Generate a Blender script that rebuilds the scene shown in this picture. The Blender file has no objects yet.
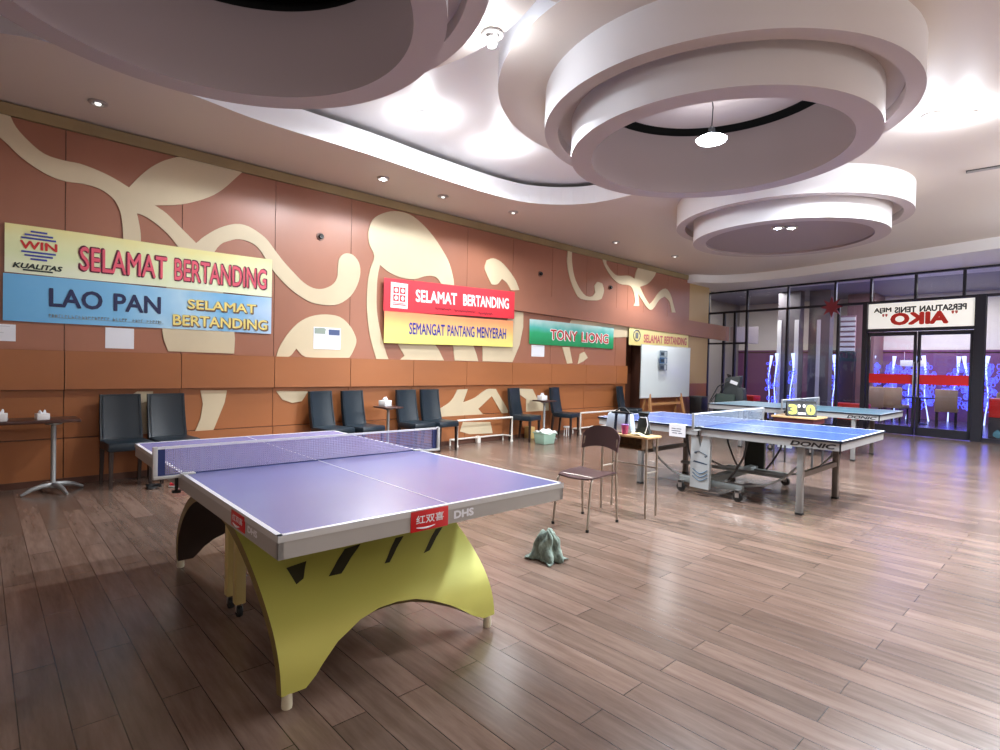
import bpy, bmesh, math, random
from mathutils import Vector, Matrix
random.seed(7)
SC = bpy.context.scene
COL = SC.collection
R = math.radians

# ---------------------------------------------------------------- materials
def lin(c):
    return tuple(((v/255)/12.92 if v/255 <= .04045 else ((v/255+.055)/1.055)**2.4) for v in c[:3]) + (1.0,)

MATS = {}
def mat(name, rgb, rough=.5, metal=0., spec=.5, emit=None, estr=0., coat=0., noise=0., nscale=6., bump=0., bscale=60., stretch=(1, 1, 1)):
    if name in MATS: return MATS[name]
    m = bpy.data.materials.new(name); m.use_nodes = True
    nt = m.node_tree; b = nt.nodes['Principled BSDF']
    b.inputs['Base Color'].default_value = lin(rgb)
    b.inputs['Roughness'].default_value = rough
    b.inputs['Metallic'].default_value = metal
    b.inputs['Specular IOR Level'].default_value = spec
    if coat: b.inputs['Coat Weight'].default_value = coat; b.inputs['Coat Roughness'].default_value = .12
    if emit: b.inputs['Emission Color'].default_value = lin(emit); b.inputs['Emission Strength'].default_value = estr
    if noise or bump:
        tc = nt.nodes.new('ShaderNodeTexCoord'); mp = nt.nodes.new('ShaderNodeMapping')
        mp.inputs['Scale'].default_value = stretch
        nt.links.new(tc.outputs['Object'], mp.inputs['Vector'])
    if noise:
        n = nt.nodes.new('ShaderNodeTexNoise'); n.inputs['Scale'].default_value = nscale; n.inputs['Detail'].default_value = 6
        nt.links.new(mp.outputs['Vector'], n.inputs['Vector'])
        r = nt.nodes.new('ShaderNodeValToRGB'); c = lin(rgb)
        r.color_ramp.elements[0].position = .3; r.color_ramp.elements[1].position = .7
        r.color_ramp.elements[0].color = tuple(v*(1-noise) for v in c[:3]) + (1,)
        r.color_ramp.elements[1].color = tuple(min(1, v*(1+noise)) for v in c[:3]) + (1,)
        nt.links.new(n.outputs['Fac'], r.inputs['Fac']); nt.links.new(r.outputs['Color'], b.inputs['Base Color'])
    if bump:
        n2 = nt.nodes.new('ShaderNodeTexNoise'); n2.inputs['Scale'].default_value = bscale
        nt.links.new(mp.outputs['Vector'], n2.inputs['Vector'])
        bp = nt.nodes.new('ShaderNodeBump'); bp.inputs['Strength'].default_value = bump; bp.inputs['Distance'].default_value = .01
        nt.links.new(n2.outputs['Fac'], bp.inputs['Height']); nt.links.new(bp.outputs['Normal'], b.inputs['Normal'])
    MATS[name] = m
    return m

def floor_material():
    m = bpy.data.materials.new('plank_floor'); m.use_nodes = True
    nt = m.node_tree; b = nt.nodes['Principled BSDF']; L = nt.links.new
    tc = nt.nodes.new('ShaderNodeTexCoord')
    br = nt.nodes.new('ShaderNodeTexBrick'); br.offset = .5; br.offset_frequency = 2; br.squash = 1
    br.inputs['Color1'].default_value = lin((110, 95, 86)); br.inputs['Color2'].default_value = lin((137, 118, 108))
    br.inputs['Mortar'].default_value = lin((58, 45, 40))
    br.inputs['Scale'].default_value = 1; br.inputs['Mortar Size'].default_value = .0022; br.inputs['Mortar Smooth'].default_value = .1
    br.inputs['Bias'].default_value = 0; br.inputs['Brick Width'].default_value = 1.22; br.inputs['Row Height'].default_value = .145
    mo = nt.nodes.new('ShaderNodeMapping'); mo.inputs['Location'].default_value = (.52, .03, 0); L(tc.outputs['Object'], mo.inputs['Vector']); L(mo.outputs['Vector'], br.inputs['Vector'])
    mp = nt.nodes.new('ShaderNodeMapping'); mp.inputs['Scale'].default_value = (1.1, 9, 1)
    L(tc.outputs['Object'], mp.inputs['Vector'])
    n = nt.nodes.new('ShaderNodeTexNoise'); n.inputs['Scale'].default_value = 2.2; n.inputs['Detail'].default_value = 8; n.inputs['Roughness'].default_value = .65
    L(mp.outputs['Vector'], n.inputs['Vector'])
    r = nt.nodes.new('ShaderNodeValToRGB'); r.color_ramp.elements[0].position = .3; r.color_ramp.elements[1].position = .72
    r.color_ramp.elements[0].color = (.62, .56, .52, 1); r.color_ramp.elements[1].color = (1.12, 1.08, 1.04, 1)
    L(n.outputs['Fac'], r.inputs['Fac'])
    mx = nt.nodes.new('ShaderNodeMix'); mx.data_type = 'RGBA'; mx.blend_type = 'MULTIPLY'; mx.inputs['Factor'].default_value = 1
    L(br.outputs['Color'], mx.inputs['A']); L(r.outputs['Color'], mx.inputs['B'])
    # worn pale patches
    n3 = nt.nodes.new('ShaderNodeTexNoise'); n3.inputs['Scale'].default_value = .7; n3.inputs['Detail'].default_value = 4
    L(tc.outputs['Object'], n3.inputs['Vector'])
    r3 = nt.nodes.new('ShaderNodeValToRGB'); r3.color_ramp.elements[0].position = .38; r3.color_ramp.elements[1].position = .66
    r3.color_ramp.elements[0].color = (.88, .84, .82, 1); r3.color_ramp.elements[1].color = (1.1, 1.1, 1.1, 1)
    L(n3.outputs['Fac'], r3.inputs['Fac'])
    mx2 = nt.nodes.new('ShaderNodeMix'); mx2.data_type = 'RGBA'; mx2.blend_type = 'MULTIPLY'; mx2.inputs['Factor'].default_value = 1
    L(mx.outputs['Result'], mx2.inputs['A']); L(r3.outputs['Color'], mx2.inputs['B'])
    L(mx2.outputs['Result'], b.inputs['Base Color'])
    rr = nt.nodes.new('ShaderNodeMapRange'); rr.inputs['To Min'].default_value = .20; rr.inputs['To Max'].default_value = .28
    L(n.outputs['Fac'], rr.inputs['Value']); L(rr.outputs['Result'], b.inputs['Roughness'])
    b.inputs['Specular IOR Level'].default_value = .55
    bp = nt.nodes.new('ShaderNodeBump'); bp.inputs['Strength'].default_value = .25; bp.inputs['Distance'].default_value = .003
    L(br.outputs['Fac'], bp.inputs['Height']); bp.invert = True
    L(bp.outputs['Normal'], b.inputs['Normal'])
    return m

def glass_material(name, tint=(.93, .94, .97), ior=1.5):
    m = bpy.data.materials.new(name); m.use_nodes = True; nt = m.node_tree; nt.nodes.clear()
    o = nt.nodes.new('ShaderNodeOutputMaterial'); mx = nt.nodes.new('ShaderNodeMixShader')
    t = nt.nodes.new('ShaderNodeBsdfTransparent'); t.inputs['Color'].default_value = tint + (1,)
    g = nt.nodes.new('ShaderNodeBsdfGlossy'); g.inputs['Roughness'].default_value = .0
    f = nt.nodes.new('ShaderNodeFresnel'); f.inputs['IOR'].default_value = ior
    nt.links.new(f.outputs['Fac'], mx.inputs['Fac']); nt.links.new(t.outputs['BSDF'], mx.inputs[1])
    nt.links.new(g.outputs['BSDF'], mx.inputs[2]); nt.links.new(mx.outputs['Shader'], o.inputs['Surface'])
    return m

def net_material(name, rgb, cell=.012, fill=.30):
    """woven cord netting: opaque cords, open cells"""
    m = bpy.data.materials.new(name); m.use_nodes = True; nt = m.node_tree; L = nt.links.new
    b = nt.nodes['Principled BSDF']; b.inputs['Base Color'].default_value = lin(rgb); b.inputs['Roughness'].default_value = .8
    o = nt.nodes['Material Output']; mx = nt.nodes.new('ShaderNodeMixShader'); t = nt.nodes.new('ShaderNodeBsdfTransparent')
    tc = nt.nodes.new('ShaderNodeTexCoord'); sp = nt.nodes.new('ShaderNodeSeparateXYZ'); L(tc.outputs['Object'], sp.inputs['Vector'])
    outs = []
    for ax in ('Y', 'Z'):
        d = nt.nodes.new('ShaderNodeMath'); d.operation = 'DIVIDE'; d.inputs[1].default_value = cell; L(sp.outputs[ax], d.inputs[0])
        fr = nt.nodes.new('ShaderNodeMath'); fr.operation = 'FRACT'; L(d.outputs[0], fr.inputs[0])
        lt = nt.nodes.new('ShaderNodeMath'); lt.operation = 'LESS_THAN'; lt.inputs[1].default_value = fill; L(fr.outputs[0], lt.inputs[0])
        outs.append(lt)
    mxm = nt.nodes.new('ShaderNodeMath'); mxm.operation = 'MAXIMUM'; L(outs[0].outputs[0], mxm.inputs[0]); L(outs[1].outputs[0], mxm.inputs[1])
    L(mxm.outputs[0], mx.inputs['Fac']); L(t.outputs['BSDF'], mx.inputs[1]); L(b.outputs['BSDF'], mx.inputs[2]); L(mx.outputs['Shader'], o.inputs['Surface'])
    return m

def gradient_material(name, stops, axis='Z', lo=0., hi=1., rough=.45, wob=0.):
    """printed cloth: colours run along one axis of the sheet"""
    m = bpy.data.materials.new(name); m.use_nodes = True; nt = m.node_tree; L = nt.links.new
    b = nt.nodes['Principled BSDF']; b.inputs['Roughness'].default_value = rough
    tc = nt.nodes.new('ShaderNodeTexCoord'); sp = nt.nodes.new('ShaderNodeSeparateXYZ'); L(tc.outputs['Object'], sp.inputs['Vector'])
    mr = nt.nodes.new('ShaderNodeMapRange'); mr.inputs['From Min'].default_value = lo; mr.inputs['From Max'].default_value = hi
    L(sp.outputs[axis], mr.inputs['Value']); fac = mr.outputs['Result']
    if wob:
        n = nt.nodes.new('ShaderNodeTexNoise'); n.inputs['Scale'].default_value = 2.2; n.inputs['Detail'].default_value = 3; L(tc.outputs['Object'], n.inputs['Vector'])
        ml = nt.nodes.new('ShaderNodeMath'); ml.operation = 'MULTIPLY_ADD'; ml.inputs[1].default_value = wob; L(n.outputs['Fac'], ml.inputs[0]); L(fac, ml.inputs[2])
        sb = nt.nodes.new('ShaderNodeMath'); sb.operation = 'SUBTRACT'; sb.inputs[1].default_value = wob*.5; L(ml.outputs[0], sb.inputs[0]); fac = sb.outputs[0]
    r = nt.nodes.new('ShaderNodeValToRGB'); cr = r.color_ramp
    while len(cr.elements) < len(stops): cr.elements.new(.5)
    for e, (p, c) in zip(cr.elements, stops): e.position = p; e.color = lin(c)
    L(fac, r.inputs['Fac']); L(r.outputs['Color'], b.inputs['Base Color'])
    return m

# ---------------------------------------------------------------- mesh builder
class MB:
    def __init__(s): s.bm = bmesh.new(); s.mi = 0
    def _merge(s, b2, mi=None, sm=False):
        me = bpy.data.meshes.new('tmp'); 
        for f in b2.faces:
            if mi is not None: f.material_index = mi
            if sm: f.smooth = True
        b2.to_mesh(me); b2.free(); s.bm.from_mesh(me); bpy.data.meshes.remove(me); return s
    def box(s, x0, x1, y0, y1, z0, z1, mi=0, bev=0., M=None):
        b = bmesh.new(); bmesh.ops.create_cube(b, size=1)
        for v in b.verts: v.co = Vector((x0+(v.co.x+.5)*(x1-x0), y0+(v.co.y+.5)*(y1-y0), z0+(v.co.z+.5)*(z1-z0)))
        if bev: bmesh.ops.bevel(b, geom=list(b.edges), offset=bev, segments=2, profile=.5, affect='EDGES')
        if M is not None: bmesh.ops.transform(b, matrix=M, verts=b.verts)
        bmesh.ops.recalc_face_normals(b, faces=b.faces)
        return s._merge(b, mi, False)
    def hexa(s, low, high, mi=0, bev=0.):
        """box between two quads (each 4 points in order)"""
        b = bmesh.new(); a = [b.verts.new(p) for p in low]; c = [b.verts.new(p) for p in high]
        b.faces.new(a[::-1]); b.faces.new(c)
        for i in range(4): b.faces.new((a[i], a[(i+1) % 4], c[(i+1) % 4], c[i]))
        bmesh.ops.recalc_face_normals(b, faces=b.faces)
        if bev: bmesh.ops.bevel(b, geom=list(b.edges), offset=bev, segments=2, profile=.5, affect='EDGES')
        return s._merge(b, mi)
    def tube(s, pts, r, n=8, mi=0, closed=False, cap=True):
        b = bmesh.new(); P = [Vector(p) for p in pts]; k = len(P); rings = []; up = None
        rr = r if isinstance(r, (list, tuple)) else [r]*k
        for i in range(k):
            a = P[i-1] if (i or closed) else P[i]; c = P[(i+1) % k] if (i < k-1 or closed) else P[i]
            t = (c-a).normalized() if (c-a).length > 1e-9 else Vector((0, 0, 1))
            if up is None: up = Vector((0, 0, 1)) if abs(t.z) < .9 else Vector((1, 0, 0))
            u = (up - t*up.dot(t)); u = u.normalized() if u.length > 1e-6 else t.orthogonal().normalized()
            w = t.cross(u); up = u
            rings.append([b.verts.new(P[i]+(u*math.cos(2*math.pi*j/n)+w*math.sin(2*math.pi*j/n))*rr[i]) for j in range(n)])
        for i in range(k if closed else k-1):
            A, B = rings[i], rings[(i+1) % k]
            for j in range(n): b.faces.new((A[j], A[(j+1) % n], B[(j+1) % n], B[j])).smooth = True
        if cap and not closed: b.faces.new(rings[0][::-1]); b.faces.new(rings[-1])
        bmesh.ops.recalc_face_normals(b, faces=b.faces)
        return s._merge(b, mi)
    def lathe(s, prof, c=(0, 0, 0), n=32, mi=0, M=None):
        b = bmesh.new(); rings = []
        for r, z in prof:
            if r < 1e-6: rings.append([b.verts.new((0, 0, z))])
            else: rings.append([b.verts.new((r*math.cos(2*math.pi*j/n), r*math.sin(2*math.pi*j/n), z)) for j in range(n)])
        for A, B in zip(rings, rings[1:]):
            for j in range(n):
                k = (j+1) % n
                if len(A) == 1 and len(B) == 1: continue
                if len(A) == 1: b.faces.new((A[0], B[k], B[j]))
                elif len(B) == 1: b.faces.new((A[j], A[k], B[0]))
                else: b.faces.new((A[j], A[k], B[k], B[j]))
        bmesh.ops.transform(b, matrix=(M if M is not None else Matrix.Translation(c)), verts=b.verts)
        for f in b.faces: f.smooth = True
        bmesh.ops.recalc_face_normals(b, faces=b.faces)
        return s._merge(b, mi)
    def cyl(s, p0, p1, r, n=16, mi=0): return s.tube([p0, p1], r, n, mi)
    def prism(s, poly, fn, h, mi=0):
        """poly of (u,v); fn(u,v,w)->point; w runs 0..h"""
        b = bmesh.new(); lo = [b.verts.new(fn(u, v, 0)) for u, v in poly]; hi = [b.verts.new(fn(u, v, h)) for u, v in poly]; n = len(poly)
        f1 = b.faces.new(hi); f0 = b.faces.new(lo[::-1])
        for i in range(n): b.faces.new((lo[i], lo[(i+1) % n], hi[(i+1) % n], hi[i]))
        f0.normal_update(); f1.normal_update()
        bmesh.ops.triangulate(b, faces=[f0, f1], ngon_method='EAR_CLIP')
        bmesh.ops.recalc_face_normals(b, faces=b.faces)
        return s._merge(b, mi)
    def sheet(s, fn, nu, nv, th=0., mi=0, sm=True):
        b = bmesh.new(); V = [[b.verts.new(fn(i/nu, j/nv)) for j in range(nv+1)] for i in range(nu+1)]
        for i in range(nu):
            for j in range(nv): b.faces.new((V[i][j], V[i+1][j], V[i+1][j+1], V[i][j+1]))
        bmesh.ops.recalc_face_normals(b, faces=b.faces)
        if th:
            b.normal_update(); W_ = [[b.verts.new(v.co-v.normal*th) for v in row] for row in V]
            for i in range(nu):
                for j in range(nv): b.faces.new((W_[i][j], W_[i][j+1], W_[i+1][j+1], W_[i+1][j]))
            for i in range(nu):
                for j in (0, nv): b.faces.new((V[i][j], V[i+1][j], W_[i+1][j], W_[i][j]))
            for j in range(nv):
                for i in (0, nu): b.faces.new((V[i][j], V[i][j+1], W_[i][j+1], W_[i][j]))
            bmesh.ops.recalc_face_normals(b, faces=b.faces)
        return s._merge(b, mi, sm)
    def blob(s, c, r, sub=2, jit=0., mi=0):
        b = bmesh.new(); bmesh.ops.create_icosphere(b, subdivisions=sub, radius=1)
        for v in b.verts:
            k = 1+random.uniform(-jit, jit); v.co = Vector((c[0]+v.co.x*r[0]*k, c[1]+v.co.y*r[1]*k, c[2]+v.co.z*r[2]*k))
        return s._merge(b, mi, True)
    def build(s, name, mats, parent=None, loc=(0, 0, 0), world=False, angle=35):
        me = bpy.data.meshes.new(name)
        if world and parent is not None:
            Mi = (Matrix.Translation(parent.location) @ parent.rotation_euler.to_matrix().to_4x4()).inverted()
            bmesh.ops.transform(s.bm, matrix=Mi, verts=s.bm.verts)
        s.bm.to_mesh(me); s.bm.free()
        for m in (mats if isinstance(mats, (list, tuple)) else [mats]): me.materials.append(m)
        me.set_sharp_from_angle(angle=R(angle))
        o = bpy.data.objects.new(name, me); COL.objects.link(o); o.location = loc
        if parent is not None: o.parent = parent
        return o

def tag(o, label=None, cat=None, group=None, kind=None):
    if label: o['label'] = label
    if cat: o['category'] = cat
    if group: o['group'] = group
    if kind: o['kind'] = kind
    return o
def thing(name, label, cat, loc=(0, 0, 0), rz=0., group=None, kind=None):
    o = bpy.data.objects.new(name, None); COL.objects.link(o); o.empty_display_size = .1
    o.location = loc; o.rotation_euler = (0, 0, rz)
    return tag(o, label, cat, group, kind)
def copy_tree(o, parent=None):
    c = o.copy(); COL.objects.link(c)
    if parent is not None: c.parent = parent
    for ch in list(o.children): copy_tree(ch, c)
    return c

def lettering(name, body, m, parent, M, width, height, depth=.002, bold=0., shear=0., mirror=False):
    """letters fitted to width x height; M places local x (reading), y (up), z (out); every word is a part of its own"""
    ws = body.split()
    if len(ws) > 1 and chr(10) not in body:
        gap = .55 if '  ' not in body else 1.0; wt_ = [sum(.45 if c in 'IJ' else 1.15 if c in 'MW' else .85 for c in w_) for w_ in ws]
        unit = width/(sum(wt_)+gap*(len(ws)-1)); x = -width/2
        for w_, k_ in zip(ws, wt_):
            lettering(name, w_, m, parent, M @ Matrix.Translation(((x+k_*unit/2)*(-1 if mirror else 1), 0, 0)), k_*unit, height, depth, bold, shear, mirror); x += (k_+gap)*unit
        return None
    cu = bpy.data.curves.new(name, 'FONT'); cu.body = body; cu.size = 1; cu.extrude = .0; cu.shear = shear
    cu.align_x = 'CENTER'; cu.align_y = 'CENTER'; cu.resolution_u = 3; cu.space_line = .95
    t = bpy.data.objects.new(name, cu); COL.objects.link(t)
    dg = bpy.context.evaluated_depsgraph_get(); me = bpy.data.meshes.new_from_object(t.evaluated_get(dg))
    bpy.data.objects.remove(t); bpy.data.curves.remove(cu)
    bm = bmesh.new(); bm.from_mesh(me); bpy.data.meshes.remove(me)
    for f in bm.faces:
        f.normal_update()
        if f.normal.z < 0: f.normal_flip()
    if bold:                                                        # heavier strokes: the same glyphs stepped round a small circle
        me = bpy.data.meshes.new('tmp'); bm.to_mesh(me)
        for q in range(8):
            a = q*math.pi/4; n0 = len(bm.verts); bm.from_mesh(me); bm.verts.ensure_lookup_table()
            for v in bm.verts[n0:]: v.co.x += bold*math.cos(a); v.co.y += bold*math.sin(a); v.co.z = (q+1)*.00006
        bpy.data.meshes.remove(me)
    xs = [v.co.x for v in bm.verts]; ys = [v.co.y for v in bm.verts]
    cx, cy = (min(xs)+max(xs))/2, (min(ys)+max(ys))/2; sx, sy = width/(max(xs)-min(xs)), height/(max(ys)-min(ys))
    for v in bm.verts: v.co = Vector(((v.co.x-cx)*sx*(-1 if mirror else 1), (v.co.y-cy)*sy, depth+v.co.z))
    if mirror: bmesh.ops.reverse_faces(bm, faces=bm.faces[:])
    bmesh.ops.transform(bm, matrix=M, verts=bm.verts)
    me = bpy.data.meshes.new(name); bm.to_mesh(me); bm.free(); me.materials.clear(); me.materials.append(m)
    o = bpy.data.objects.new(name, me); COL.objects.link(o)
    if parent is not None: o.parent = parent
    return o
def on_wall(y, z, x, rot=0.):      # reading direction +Y, up +Z, out +X
    c, s = math.cos(rot), math.sin(rot)
    return Matrix(((0, 0, 1, x), (c, -s, 0, y), (s, c, 0, z), (0, 0, 0, 1)))

def smooth_loop(P, corner=48, n=3):
    out = []; k = len(P)
    def ang(i):
        a = Vector(P[i])-Vector(P[i-1]); b = Vector(P[(i+1) % k])-Vector(P[i])
        return math.degrees(a.angle(b)) if a.length > 1e-6 and b.length > 1e-6 else 0
    cor = [ang(i) > corner for i in range(k)]
    for i in range(k):
        p1, p2 = Vector(P[i]), Vector(P[(i+1) % k]); p0, p3 = Vector(P[i-1]), Vector(P[(i+2) % k])
        t1 = (p2-p1) if cor[i] else (p2-p0)*.5; t2 = (p2-p1) if cor[(i+1) % k] else (p3-p1)*.5
        L = (p2-p1).length
        for t in (t1, t2):
            if t.length > L*1.3: t.length = L*1.3
        for q in range(n):
            u = q/n; h = (2*u**3-3*u**2+1, u**3-2*u**2+u, -2*u**3+3*u**2, u**3-u**2)
            v = p1*h[0]+t1*h[1]+p2*h[2]+t2*h[3]; out.append((v.x, v.y))
    return out
# ---- outlines of the cream relief shapes, (y, z) on the wall
REL=[[(0.047,3.827),(0.221,3.782),(0.270,3.669),(0.370,3.554),(0.497,3.459),(0.655,3.435),(0.791,3.437),(0.960,3.402),(1.106,3.351),(1.235,3.287),(1.318,3.411),(1.427,3.548),(1.538,3.650),(1.619,3.705),(1.753,3.773),(1.925,3.800),(2.141,3.799),(2.473,3.795),(2.368,3.667),(2.219,3.492),(2.073,3.370),(1.879,3.260),(1.708,3.192),(1.487,3.142),(1.610,3.071),(1.762,2.931),(1.929,2.778),(2.025,2.881),(2.188,3.009),(2.376,3.094),(2.532,3.093),(2.695,3.019),(2.789,2.946),(2.874,2.844),(3.005,2.698),(3.139,2.575),(3.275,2.461),(3.415,2.399),(3.556,2.403),(3.700,2.476),(3.772,2.588),(3.782,2.728),(3.792,2.844),(3.841,2.920),(3.916,2.959),(4.018,2.947),(4.111,2.855),(4.141,2.705),(4.092,2.510),(3.979,2.333),(3.804,2.211),(3.609,2.178),(3.395,2.196),(3.211,2.278),(3.054,2.381),(2.900,2.523),(2.793,2.657),(2.688,2.809),(2.585,2.886),(2.427,2.911),(2.312,2.871),(2.200,2.802),(2.122,2.627),(2.231,2.243),(2.378,1.751),(2.382,1.450),(1.644,1.456),(1.583,1.668),(1.596,2.057),(1.674,2.478),(1.731,2.707),(1.629,2.831),(1.497,2.938),(1.385,2.999),(1.314,3.012),(1.347,2.836),(1.356,2.701),(1.360,2.469),(1.197,2.446),(1.187,2.702),(1.170,2.929),(1.139,3.048),(1.079,3.141),(0.962,3.211),(0.820,3.230),(0.670,3.220),(0.538,3.246),(0.396,3.317),(0.284,3.401),(0.211,3.476),(0.151,3.530),(0.005,3.697)],
[(2.918,1.426),(2.948,1.532),(3.054,1.720),(3.206,1.893),(3.387,1.999),(3.599,2.045),(3.820,2.028),(3.974,1.922),(4.068,1.786),(4.096,1.669),(4.034,1.513),(3.984,1.438),(3.328,1.432),(3.189,1.545),(3.091,1.431)],
[(4.370,2.988),(4.285,3.143),(4.259,3.330),(4.331,3.523),(4.494,3.652),(4.719,3.734),(4.985,3.738),(5.234,3.633),(5.461,3.467),(5.664,3.262),(5.805,3.068),(5.898,2.810),(5.914,2.608),(5.728,2.622),(5.577,2.785),(5.446,2.821),(5.286,2.793),(5.101,2.727),(4.860,2.723),(4.626,2.780),(4.469,2.869),(4.432,2.682),(4.422,2.486),(4.428,2.195),(4.483,1.907),(4.574,1.616),(4.649,1.433),(4.438,1.431),(4.350,1.680),(4.290,1.943),(4.257,2.253),(4.267,2.568),(4.306,2.786)],
[(4.820,1.674),(4.941,1.494),(4.868,1.432),(5.730,1.437),(5.612,1.618),(5.498,1.738),(5.048,1.750)],
[(5.914,1.722),(5.961,1.442),(6.491,1.441),(6.445,1.568),(6.356,1.741)],
[(6.589,1.715),(6.597,1.443),(7.341,1.442),(7.522,1.772),(7.608,2.119),(7.604,2.396),(7.284,2.398),(7.137,2.127)],
[(6.648,3.008),(6.595,3.115),(6.641,3.250),(6.794,3.310),(6.994,3.271),(7.202,3.138),(7.375,2.981),(7.482,2.812),(7.271,2.780),(7.148,2.909),(7.024,2.968),(6.907,2.852),(6.770,2.836)],
[(8.866,3.818),(8.994,3.821),(9.005,3.558),(9.094,3.270),(9.261,3.055),(9.484,2.909),(9.705,2.914),(9.814,3.012),(9.780,3.148),(9.890,3.248),(10.064,3.233),(10.129,3.081),(10.049,2.896),(9.878,2.844),(9.324,2.825),(9.105,2.988),(8.939,3.251),(8.851,3.536)],
[(10.039,3.793),(10.185,3.828),(10.191,3.691),(10.408,3.542),(10.626,3.480),(11.069,3.536),(11.302,3.490),(11.392,3.709),(11.590,3.831),(12.267,3.825),(12.166,3.654),(11.889,3.445),(11.546,3.329),(11.765,3.102),(11.986,2.948),(12.160,3.073),(12.406,3.296),(12.703,3.416),(12.942,3.301),(13.115,3.030),(13.226,2.853),(13.046,2.839),(12.914,3.094),(12.675,3.211),(12.416,3.097),(12.135,2.844),(11.919,2.845),(11.665,3.015),(11.487,3.151),(11.535,2.869),(11.300,2.848),(11.360,2.986),(11.247,3.239),(11.079,3.314),(10.696,3.306),(10.382,3.431),(10.135,3.630)],
[(8.768,1.782),(8.990,1.790),(9.107,1.457),(8.933,1.443)],
[(9.287,1.444),(9.338,1.653),(9.489,1.707),(9.618,1.584),(9.466,1.503)],
[(8.880,2.138),(9.033,2.355),(10.028,2.383),(11.149,2.371),(11.120,2.107),(10.043,2.030),(8.884,2.055)]]
LOW=[[(2.925,0.967),(3.013,0.847),(3.146,0.799),(3.281,0.818),(3.370,0.955)],
[(1.999,0.986),(2.304,0.982),(2.278,0.830),(2.205,0.631),(2.133,0.440),(1.934,0.453),(2.003,0.641),(2.028,0.818)],
[(1.268,0.933),(1.336,0.983),(1.495,0.981),(1.467,0.765),(1.449,0.474),(1.360,0.481),(1.367,0.769)],
[(5.667,0.624),(5.902,0.752),(6.036,0.942),(6.269,0.949),(6.167,0.717),(6.440,0.794),(6.701,0.936),(6.937,0.941),(7.063,0.780),(7.256,0.535),(7.260,0.399),(7.155,0.434),(6.842,0.814),(6.521,0.592),(6.638,0.487),(6.621,0.405),(5.981,0.411),(5.671,0.469)],
[(7.432,0.944),(7.916,0.928),(8.036,0.757),(8.378,0.721),(8.421,0.356),(7.756,0.368),(7.743,0.733),(7.548,0.837)]]
BASE=[[(6.159,0.375),(6.797,0.345),(6.863,0.136),(6.310,0.156),(6.092,0.219)]]
# ================================================================ colours
M_floor = floor_material()
M_ceil = mat('ceiling_paint', (226, 224, 226), .42, spec=.4, bump=.03, bscale=3)
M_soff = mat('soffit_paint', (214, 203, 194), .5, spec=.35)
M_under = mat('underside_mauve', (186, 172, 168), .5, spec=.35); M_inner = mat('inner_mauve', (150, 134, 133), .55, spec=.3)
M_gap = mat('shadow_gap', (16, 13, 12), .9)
M_pan = mat('laminate_rose', (158, 105, 82), .38, noise=.10, nscale=1.5, stretch=(1, .6, .35))
M_band = mat('laminate_orange', (158, 98, 58), .36, noise=.10, nscale=1.5, stretch=(1, .35, 1))
M_brown = mat('laminate_dark', (84, 50, 36), .5)
M_olive = mat('olive_trim', (150, 130, 92), .5, noise=.12, nscale=2)
M_cream = mat('cream_relief', (208, 192, 160), .5, noise=.04, nscale=2)
M_beige = mat('beige_panel', (190, 160, 112), .5)
M_steel = mat('dark_steel_frame', (40, 40, 50), .35, .3)
M_glass = glass_material('pane_glass')
M_white = mat('white_plastic', (235, 235, 235), .4)
M_paper = mat('paper_white', (228, 230, 236), .7)
M_red = mat('signal_red', (205, 20, 28), .4)
M_black = mat('black_plastic', (18, 18, 20), .4)
M_rub = mat('black_rubber', (22, 22, 22), .7)
M_leather = mat('black_leather', (26, 38, 47), .36, spec=.45, bump=.06, bscale=90)
M_dwood = mat('dark_stained_wood', (38, 26, 22), .45)
M_chrome = mat('brushed_steel', (190, 190, 192), .28, .85)
M_grey = mat('grey_metal', (150, 152, 152), .4, .4)
M_lgrey = mat('light_grey_paint', (196, 198, 198), .4)
M_bwhite = mat('table_line_white', (235, 238, 245), .35)
M_dark = mat('dark_grey', (52, 52, 54), .5)

# ================================================================ camera
cam = bpy.data.objects.new('camera', bpy.data.cameras.new('camera')); COL.objects.link(cam); SC.camera = cam
cam.data.sensor_width = 36; cam.data.lens = 36*557.75/1000; cam.data.clip_end = 100; cam.data.clip_start = .05
wt, pitch, roll = .81813, -.0181, .0231
r_ = Vector((math.cos(wt), math.sin(wt), 0)); h_ = Vector((-math.sin(wt), math.cos(wt), 0))
f_ = h_*math.cos(pitch)+Vector((0, 0, math.sin(pitch))); u_ = -h_*math.sin(pitch)+Vector((0, 0, math.cos(pitch)))
rr_ = r_*math.cos(roll)+u_*math.sin(roll); uu_ = u_*math.cos(roll)-r_*math.sin(roll)
Mc = Matrix((rr_, uu_, -f_)).transposed().to_4x4(); Mc.translation = Vector((7.516, 0, 1.3849)); cam.matrix_world = Mc

# ================================================================ room shell
def struct(o, label=None): return tag(o, label, kind='structure')
ZC = 3.90
struct(MB().box(-1.2, 11.7, -2.9, 16.6, -.08, 0).build('floor', M_floor), 'glossy brown wood plank floor')
w = MB()
SEAM = [.67+1.106*k for k in range(-3, 15)]
def panels(y0, y1, z0, z1, x0, x1, mi, g=.004):
    ys = [y0]+[s for s in SEAM if y0+.05 < s < y1-.05]+[y1]
    for a, b in zip(ys, ys[1:]): w.box(x0, x1, a+g, b-g, z0, z1, mi)
w.box(-.32, -.012, -2.9, 11.06, 0, ZC+.4, 2); w.box(-.32, -.012, 11.72, 15.05, 0, ZC+.4, 2); w.box(-.5, -.30, 10.9, 11.8, 0, ZC, 2); w.box(-.3, -.012, 11.0, 11.8, 2.3, ZC+.4, 2)
panels(-2.7, 11.06, 1.43, 3.76, -.012, 0, 0); panels(11.06, 13.95, 2.3, 3.76, -.012, 0, 0); panels(11.72, 13.95, 1.0, 2.3, -.012, 0, 0)
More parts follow.
